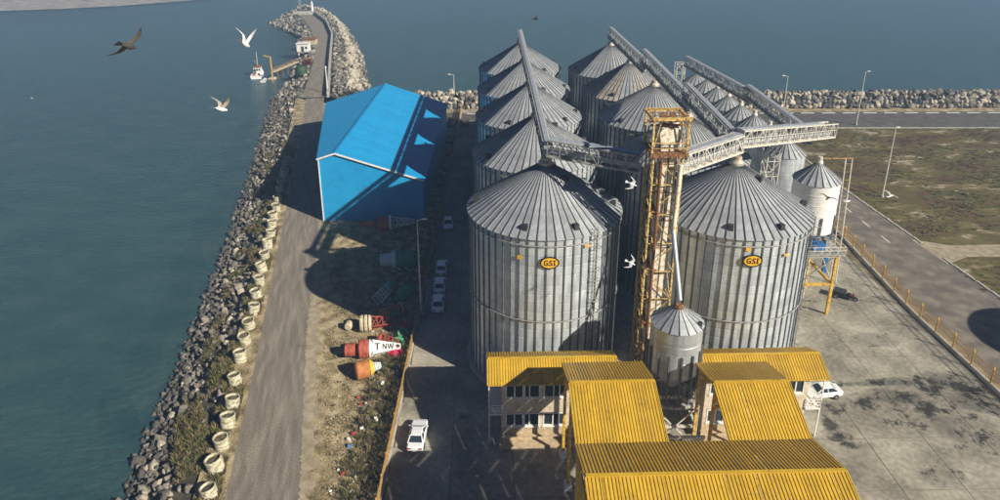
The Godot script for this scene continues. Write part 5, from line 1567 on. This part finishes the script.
func build_pier():
	var b := thing("fishing_boat", gp(256, 78, SEA) + Vector3(0, -0.6, -3.0), "white fishing boat with wheelhouse and mast moored off the mole", "boat", "", PI + 0.15)
	part(b, "hull", hull_mesh(11.0, 4.2, 1.9), mat.white)
	part(b, "rubbing_strake", hull_mesh(11.05, 4.26, 0.9), mat.blue_paint, Transform3D(Basis(), Vector3(0, -0.02, 0)))
	block(b, "wheelhouse", Vector3(-1.2, 1.7, -1.6), Vector3(1.2, 4.0, 1.4), mat.white)
	block(b, "wheelhouse_roof", Vector3(-1.4, 4.0, -1.9), Vector3(1.4, 4.18, 1.7), mat.rust)
	for x in [-0.75, 0.0, 0.75]: block(b, "window", Vector3(x - 0.28, 2.8, -1.66), Vector3(x + 0.28, 3.5, -1.6), mat.glass)
	for x in [-0.75, 0.0, 0.75]: block(b, "window", Vector3(x - 0.28, 2.8, 1.4), Vector3(x + 0.28, 3.5, 1.46), mat.glass)
	pipe(b, "mast", Vector3(0, 4.1, 0.5), Vector3(0, 9.0, 0.5), 0.09, mat.pale_steel)
	pipe(b, "boom", Vector3(0, 4.6, 0.5), Vector3(0.3, 7.0, -3.8), 0.07, mat.pale_steel)
	for k in 3: block(b, "fish_crate", Vector3(-1.0 + k * 0.75, 1.75, -3.6), Vector3(-0.4 + k * 0.75, 2.2, -2.8), [mat.rust, mat.white, mat.red_light][k])
	var s := thing("dinghy", gp(264.5, 81, SEA) + Vector3(0, -0.25, 0), "small pale open dinghy moored beside the white fishing boat", "boat", "small open boats off the mole", PI)
	part(s, "hull", hull_mesh(4.4, 1.7, 0.8), mat.white)
	block(s, "thwart", Vector3(-0.7, 0.72, -0.9), Vector3(0.7, 0.8, -0.6), mat.rust)
	s = thing("dinghy", gp(271, 79, SEA) + Vector3(0, -0.25, 0), "small grey open dinghy under the loading post", "boat", "small open boats off the mole", PI / 2)
	part(s, "hull", hull_mesh(4.6, 1.8, 0.8), mat.pale_steel)
	block(s, "thwart", Vector3(-0.7, 0.72, -0.9), Vector3(0.7, 0.8, -0.6), mat.rust)
	# loading jetty
	var j := thing("loading_jetty", gp(297, 62, 0.4), "ochre steel footbridge jetty reaching from the mole to the boats", "jetty")
	var end := gp(272, 72, 0.2) - j.position
	beam(j, "deck", Vector3(0, 0.2, 0), end, 2.0, mat.plinth, 0.25)
	for k in 6:
		var p: Vector3 = end * (k / 5.0)
		pipe(j, "pile", p + Vector3(0, -4.5, 0), p + Vector3(0, 1.2, 0), 0.16, mat.rust)
	for y in [0.7, 1.2]: beam(j, "handrail", Vector3(0, y, 0.9), end + Vector3(0, y, 0.9), 0.08, mat.fence_ochre)
	beam(j, "loading_post", end + Vector3(0, -4, 0), end + Vector3(0, 5.2, 0), 0.4, mat.yellow_paint)
	beam(j, "loading_arm", end + Vector3(0, 5.0, 0), end + Vector3(-2.2, 5.6, 0), 0.25, mat.yellow_paint)
	# hut, tank and gear on the mole edge
	var h := thing("hut", gp(304, 51, 0.3), "small white hut with a flat roof on the inner edge of the mole", "hut")
	block(h, "wall", Vector3(-2.2, 0, -2.0), Vector3(2.2, 3.0, 2.0), mat.white)
	block(h, "roof", Vector3(-2.5, 3.0, -2.3), Vector3(2.5, 3.2, 2.3), mat.white)
	block(h, "door", Vector3(-0.5, 0.05, 2.0), Vector3(0.5, 2.1, 2.06), mat.dark)
	block(h, "window", Vector3(1.0, 1.2, 2.0), Vector3(1.8, 2.0, 2.05), mat.glass)
	var shed := thing("shed", gp(311, 44, 0.3), "low rusty roofed shed behind the white hut on the mole", "shed")
	block(shed, "wall", Vector3(-2.4, 0, -2.4), Vector3(2.2, 2.2, 2.4), mat.plinth)
	block(shed, "roof", Vector3(-2.8, 2.2, -2.8), Vector3(2.6, 2.4, 2.8), mat.rust)
	var red: Material = plain(Color(0.30, 0.07, 0.06), 0.8)
	var gear := thing("winch", gp(308, 64, 0.3), "dark red net winch with two drums on the mole edge", "winch")
	block(gear, "frame", Vector3(-1.8, 0, -1.6), Vector3(1.6, 0.5, 1.6), red)
	part(gear, "drum", lathed([Vector2(0, -1.2), Vector2(1.0, -1.2), Vector2(0.7, -1.1), Vector2(0.7, 1.1), Vector2(1.0, 1.2), Vector2(0, 1.2)], 16), mat.rust, Transform3D(Basis(Vector3.BACK, PI / 2), Vector3(0, 1.3, -0.6)))
	part(gear, "drum", lathed([Vector2(0, -1.0), Vector2(0.9, -1.0), Vector2(0.6, -0.9), Vector2(0.6, 0.9), Vector2(0.9, 1.0), Vector2(0, 1.0)], 16), red, Transform3D(Basis(Vector3.BACK, PI / 2), Vector3(0, 1.2, 1.0)))
	var tank := thing("water_tank", gp(301.5, 74, 0.0), "green domed tank on the rocks below the mole road", "tank")
	part(tank, "shell", lathed([Vector2(2.0, 0), Vector2(2.0, 1.6), Vector2(1.6, 2.4), Vector2(0.8, 2.9), Vector2(0, 3.0)], 20), plain(Color(0.16, 0.26, 0.13), 0.7))
	part(tank, "lid", lathed([Vector2(0.4, 2.9), Vector2(0.4, 3.2), Vector2(0, 3.2)], 12), mat.dark)
	# parapet of the mole road
	var w := thing("mole_parapet", lerp_line(spit_road_r, 0.0), "low grey parapet wall along the outer side of the mole road", "wall")
	for k in 36:
		var a := lerp_line(spit_road_r, k / 36.0) - w.position + Vector3(1.2, 0.7, 0)
		var c := lerp_line(spit_road_r, (k + 1) / 36.0) - w.position + Vector3(1.2, 0.7, 0)
		beam(w, "wall_block", a, c - (c - a).normalized() * 0.05, 0.7, mat.concrete, 1.6)
	var pole := thing("marker_pole", gp(327.5, 91, 1.0), "slim white pole standing at the mole parapet", "pole")
	pipe(pole, "shaft", Vector3.ZERO, Vector3(0, 7.0, 0), 0.16, mat.white)
	part(pole, "cap", lathed([Vector2(0.25, 6.9), Vector2(0.25, 7.3), Vector2(0, 7.5)], 10), mat.white)
	var beacon := thing("harbour_beacon", gp(312.5, 13, 0.3), "slim white harbour light at the tip of the mole", "beacon")
	part(beacon, "shaft", lathed([Vector2(0.8, 0), Vector2(0.55, 4.6), Vector2(0.9, 4.7), Vector2(0.9, 4.9), Vector2(0.4, 5.0), Vector2(0.4, 5.9), Vector2(0, 6.3)], 14), mat.white)
	part(beacon, "base", lathed([Vector2(1.4, 0), Vector2(1.4, 0.6), Vector2(0, 0.6)], 14), mat.concrete)
	var wall := thing("end_wall", gp(304, 14.5, 0.3), "short pale wall across the end of the mole road", "wall")
	block(wall, "block", Vector3(-5.4, 0, -0.4), Vector3(-0.05, 1.7, 0.4), mat.concrete)
	block(wall, "block", Vector3(0.0, 0, -0.4), Vector3(5.2, 1.7, 0.4), mat.concrete)
	var mast := thing("signal_mast", gp(300.5, 11, 0.0), "thin dark lattice mast at the tip of the mole", "mast")
	lattice(mast, Vector3.ZERO, 0.9, 0.9, 14.0, 1.6, mat.gallery_steel, 0.12, 0.07)

# ---------------------------------------------------------------- grass and scrub
func tuft_mesh(n: int, h: float, lean: float, w: float, seed_: int) -> ArrayMesh:
	var r := RandomNumberGenerator.new()
	r.seed = seed_
	var st := new_st()
	for k in n:
		var a := r.randf() * TAU
		var d := Vector3(cos(a), 0, sin(a))
		var s := Vector3(-d.z, 0, d.x) * w
		var root := d * r.randf() * 0.12
		var tip := root + d * lean * r.randf_range(0.4, 1.0) + Vector3(0, h * r.randf_range(0.6, 1.0), 0)
		var mid := root.lerp(tip, 0.5) + Vector3(0, h * 0.12, 0)
		tri(st, root - s, mid + s * 0.8, root + s); tri(st, root - s, mid - s * 0.8, mid + s * 0.8); tri(st, mid - s * 0.8, tip, mid + s * 0.8)
	return st.commit()

func scatter(called: String, label: String, category: String, mesh: Mesh, spots: Array, colors: Array, size: Vector2):
	var mm := MultiMesh.new()
	mm.transform_format = MultiMesh.TRANSFORM_3D
	mm.use_colors = true
	mm.mesh = mesh
	mm.instance_count = spots.size()
	for i in spots.size():
		var k := rng.randf_range(size.x, size.y)
		mm.set_instance_transform(i, Transform3D(Basis(Vector3.UP, rng.randf() * TAU) * Basis.from_scale(Vector3(k, k * rng.randf_range(0.7, 1.2), k)), spots[i]))
		var c: Color = colors[rng.randi() % colors.size()]
		mm.set_instance_color(i, c * rng.randf_range(0.75, 1.2))
	var o := MultiMeshInstance3D.new()
	o.name = numbered(called)
	o.multimesh = mm
	o.material_override = mat.grass
	add_child(o)
	tag(o, label, category, "", "stuff")

func build_plants():
	var clump := FastNoiseLite.new()
	clump.frequency = 0.07; clump.seed = 5
	var dry := [Color(0.30, 0.24, 0.13), Color(0.36, 0.29, 0.17), Color(0.20, 0.18, 0.08), Color(0.24, 0.19, 0.10)]
	var lush := [Color(0.075, 0.08, 0.022), Color(0.10, 0.105, 0.028), Color(0.13, 0.105, 0.045), Color(0.17, 0.13, 0.06), Color(0.09, 0.07, 0.03)]
	var spots := []
	while spots.size() < 6000:
		var p := Vector3(rng.randf_range(71.5, 170), 0.01, rng.randf_range(-162, -60))
		if p.z > -101.5 and p.z < -93.5: continue
		if p.x > 95.0 - (p.z + 60.0) * 0.75 + 10.0: continue
		if clump.get_noise_2d(p.x, p.z) < rng.randf_range(-0.4, 0.3): continue
		spots.append(p)
	scatter("field_grass", "rough green and brown grass covering the field beyond the side road", "grass", tuft_mesh(9, 0.2, 0.4, 0.06, 1), spots, lush, Vector2(0.6, 1.4))
	spots = []
	while spots.size() < 3500:
		var z := rng.randf_range(-112, -46)
		var l: float = lerp_at(quay_right, z) + 2.4
		var f := 1.0 - pow(rng.randf(), 1.7)
		var x := lerpf(l, fence_x(z) - 0.3, f)
		if clump.get_noise_2d(x * 2.0, z * 2.0) < rng.randf_range(-0.5, 0.25) - f * 0.35: continue
		spots.append(Vector3(x, 0.0, z))
	scatter("dry_grass", "dry straw coloured grass and weeds in the buoy lot by the ochre fence", "grass", tuft_mesh(10, 0.22, 0.3, 0.04, 2), spots, dry, Vector2(0.4, 1.25))
	spots = []
	while spots.size() < 4000:
		var t := rng.randf_range(0.06, 0.8)
		var q := lerp_line(quay_left, t)
		var s := lerp_line(shore, t)
		var f := pow(rng.randf(), 1.5) * 0.75
		var x := lerpf(q.x - 0.7, s.x, f)
		if clump.get_noise_2d(x * 3.0, q.z * 1.5) < -0.05 + f * 0.3: continue
		spots.append(Vector3(x, lerpf(0.0, SEA, clampf((f - 0.35) / 0.65, 0, 1)) * 0.8, lerpf(q.z, s.z, f)))
	scatter("bank_scrub", "dry brown scrub and moss green weeds between planters and rubble stones", "scrub", tuft_mesh(12, 0.5, 0.35, 0.03, 3), spots, [Color(0.12, 0.11, 0.03), Color(0.17, 0.13, 0.06), Color(0.09, 0.10, 0.025), Color(0.20, 0.15, 0.08)], Vector2(0.6, 1.5))
	# litter blown against the fence
	spots = []
	for i in 150:
		var z := rng.randf_range(-112, -47)
		spots.append(Vector3(fence_x(z) - 0.5 - pow(rng.randf(), 1.4) * 5.0, 0.06, z))
	var bit := new_st()
	add_box(bit, Vector3(-0.16, 0, -0.11), Vector3(0.16, 0.2, 0.11), Transform3D(Basis.from_euler(Vector3(0.3, 0.2, 0.4)), Vector3.ZERO))
	scatter("litter", "scattered pale, blue and red litter along the lot side of the ochre fence", "litter", bit.commit(), spots, [Color(0.6, 0.6, 0.58), Color(0.7, 0.68, 0.6), Color(0.06, 0.16, 0.34), Color(0.42, 0.07, 0.05), Color(0.5, 0.4, 0.25), Color(0.10, 0.10, 0.10)], Vector2(0.5, 1.6))
	# weeds along the fence
	spots = []
	for i in 520:
		var z := rng.randf_range(-76, -46)
		spots.append(Vector3(fence_x(z) - 0.4 - pow(rng.randf(), 1.6) * 3.6, 0.0, z))
	scatter("fence_weeds", "dark tangled weeds growing along the lot side of the ochre fence", "weeds", tuft_mesh(16, 0.75, 0.55, 0.03, 4), spots, [Color(0.09, 0.075, 0.03), Color(0.12, 0.10, 0.04), Color(0.18, 0.14, 0.07), Color(0.07, 0.075, 0.025)], Vector2(0.6, 1.3))

func lerp_at(a: Array, z: float) -> float:      # x of a line at this z
	for i in a.size() - 1:
		if (a[i].z - z) * (a[i + 1].z - z) <= 0.0:
			return lerpf(a[i].x, a[i + 1].x, (z - a[i].z) / (a[i + 1].z - a[i].z))
	return a[a.size() - 1].x

# ---------------------------------------------------------------- gulls
func bird_mesh(lift_l: float, lift_r: float, fold: float, body: Color, wing: Color, tip: Color) -> ArrayMesh:     # head towards +z, span about 1.2 m
	var st := new_st()
	st.set_color(body)
	var xf := Transform3D(Basis(Vector3(1, 0, 0), Vector3(0, 0, 1), Vector3(0, 1, 0)), Vector3.ZERO)
	lathe(st, [Vector2(0, -0.26), Vector2(0.035, -0.2), Vector2(0.075, -0.05), Vector2(0.085, 0.06), Vector2(0.06, 0.15), Vector2(0.045, 0.19), Vector2(0.045, 0.23), Vector2(0.02, 0.265), Vector2(0.008, 0.30), Vector2(0, 0.31)], 12, xf)
	# tail fan
	quad(st, Vector3(-0.03, 0.0, -0.2), Vector3(-0.1, 0.0, -0.4), Vector3(0.1, 0.0, -0.4), Vector3(0.03, 0.0, -0.2))
	quad(st, Vector3(0.03, -0.012, -0.2), Vector3(0.1, -0.006, -0.4), Vector3(-0.1, -0.006, -0.4), Vector3(-0.03, -0.012, -0.2))
	for s in [-1.0, 1.0]:
		var lift := lift_l if s < 0 else lift_r
		var sec := []
		var along := [0.04, 0.2, 0.34, 0.48, 0.62]
		var ang := [lift * 0.9, lift, lift * 0.9, lift * 0.6, lift * 0.45]
		var lead := [0.10, 0.15, 0.16, 0.10 - fold * 0.2, -0.02 - fold * 0.45]
		var chord := [0.20, 0.19, 0.16, 0.12, 0.03]
		var p := Vector2(0.04, 0.03)
		for k in 5:
			if k > 0: p += Vector2(cos(ang[k]), sin(ang[k])) * (along[k] - along[k - 1])
			var th: float = [0.022, 0.018, 0.014, 0.01, 0.004][k]
			sec.append([Vector3(p.x * s, p.y + th, lead[k] - chord[k] * 0.25), Vector3(p.x * s, p.y, lead[k]), Vector3(p.x * s, p.y - th, lead[k] - chord[k] * 0.3), Vector3(p.x * s, p.y - 0.004, lead[k] - chord[k])])
		for k in 4:
			st.set_color(wing if k < 3 else tip)
			loft(st, [sec[k], sec[k + 1]])
	return st.commit()

func build_birds():
	var white := Color(0.75, 0.75, 0.74)
	var grey := Color(0.42, 0.43, 0.44)
	var dark := Color(0.05, 0.045, 0.04)
	var tan := Color(0.34, 0.29, 0.22)
	var list := [
		# pixel x, y, distance, yaw, pitch, roll, lift left, lift right, fold, body, wing, tip, label
		[128.0, 46.0, 20.0, 2.9, 0.35, -0.55, 0.35, 0.0, 0.15, dark, Color(0.12, 0.10, 0.08), Color(0.08, 0.07, 0.06), "dark brown bird banking with spread wings over the open water"],
		[245.0, 44.0, 24.0, 3.0, 0.5, 0.05, 1.35, 1.3, 0.1, white, white, white, "pure white gull with both wings raised high near the moored boat"],
		[221.0, 109.0, 27.0, 2.6, 0.4, 0.05, 1.25, 0.75, 0.2, white, tan, tan, "tan winged gull with raised wings over the water"],
		[535.5, 19.0, 62.0, 1.4, 0.0, 0.1, 0.5, 0.3, 0.2, dark, dark, dark, "small dark bird over the sea above the silo tops"],
		[632.0, 184.0, 42.0, 1.2, 0.3, 0.5, 0.15, -0.35, 0.5, white, grey, white, "grey white gull gliding in front of the shaded silo gap beside the tower"],
		[631.0, 263.0, 46.0, 1.1, 0.3, 0.5, 0.25, -0.2, 0.5, white, grey, white, "lower white gull gliding in the dark gap left of the tower"],
		[828.0, 198.0, 50.0, 2.4, 0.0, 0.2, 0.35, 0.2, 0.3, dark, dark, dark, "dark bird with spread wings in front of the raised pale bin"],
		[846.0, 201.0, 46.0, 1.7, 0.0, -0.35, 0.3, 0.1, 0.4, white, grey, dark, "white gull with dark wing tips right of the raised pale bin"],
		[891.0, 196.0, 56.0, 2.0, 0.0, 0.2, 0.4, 0.3, 0.3, white, grey, grey, "pale gull low over the field beside the leaning lamp pole"],
		[963.0, 194.0, 56.0, 1.6, 0.0, -0.2, 0.3, 0.2, 0.3, dark, Color(0.12, 0.12, 0.12), white, "dark winged bird low over the bare field patch"],
		]
	for q in list:
		var o := part(self, numbered("bird"), bird_mesh(q[6], q[7], q[8], q[9], q[10], q[11]), mat.bird)
		o.position = Vector3(0, CAM_HEIGHT, 0) + ray(q[0], q[1]).normalized() * q[2]
		o.rotation = Vector3(q[4], q[3], q[5])
		tag(o, q[12], "bird", "birds in flight")
	var sit := part(self, numbered("bird"), bird_mesh(-0.2, -0.2, 1.0, white, grey, dark), mat.bird)
	sit.position = gp(32, 98, SEA) + Vector3(0, 0.05, 0)
	sit.scale = Vector3.ONE * 1.3
	sit.rotation.y = 1.2
	tag(sit, "tiny white gull resting on the open water", "bird")
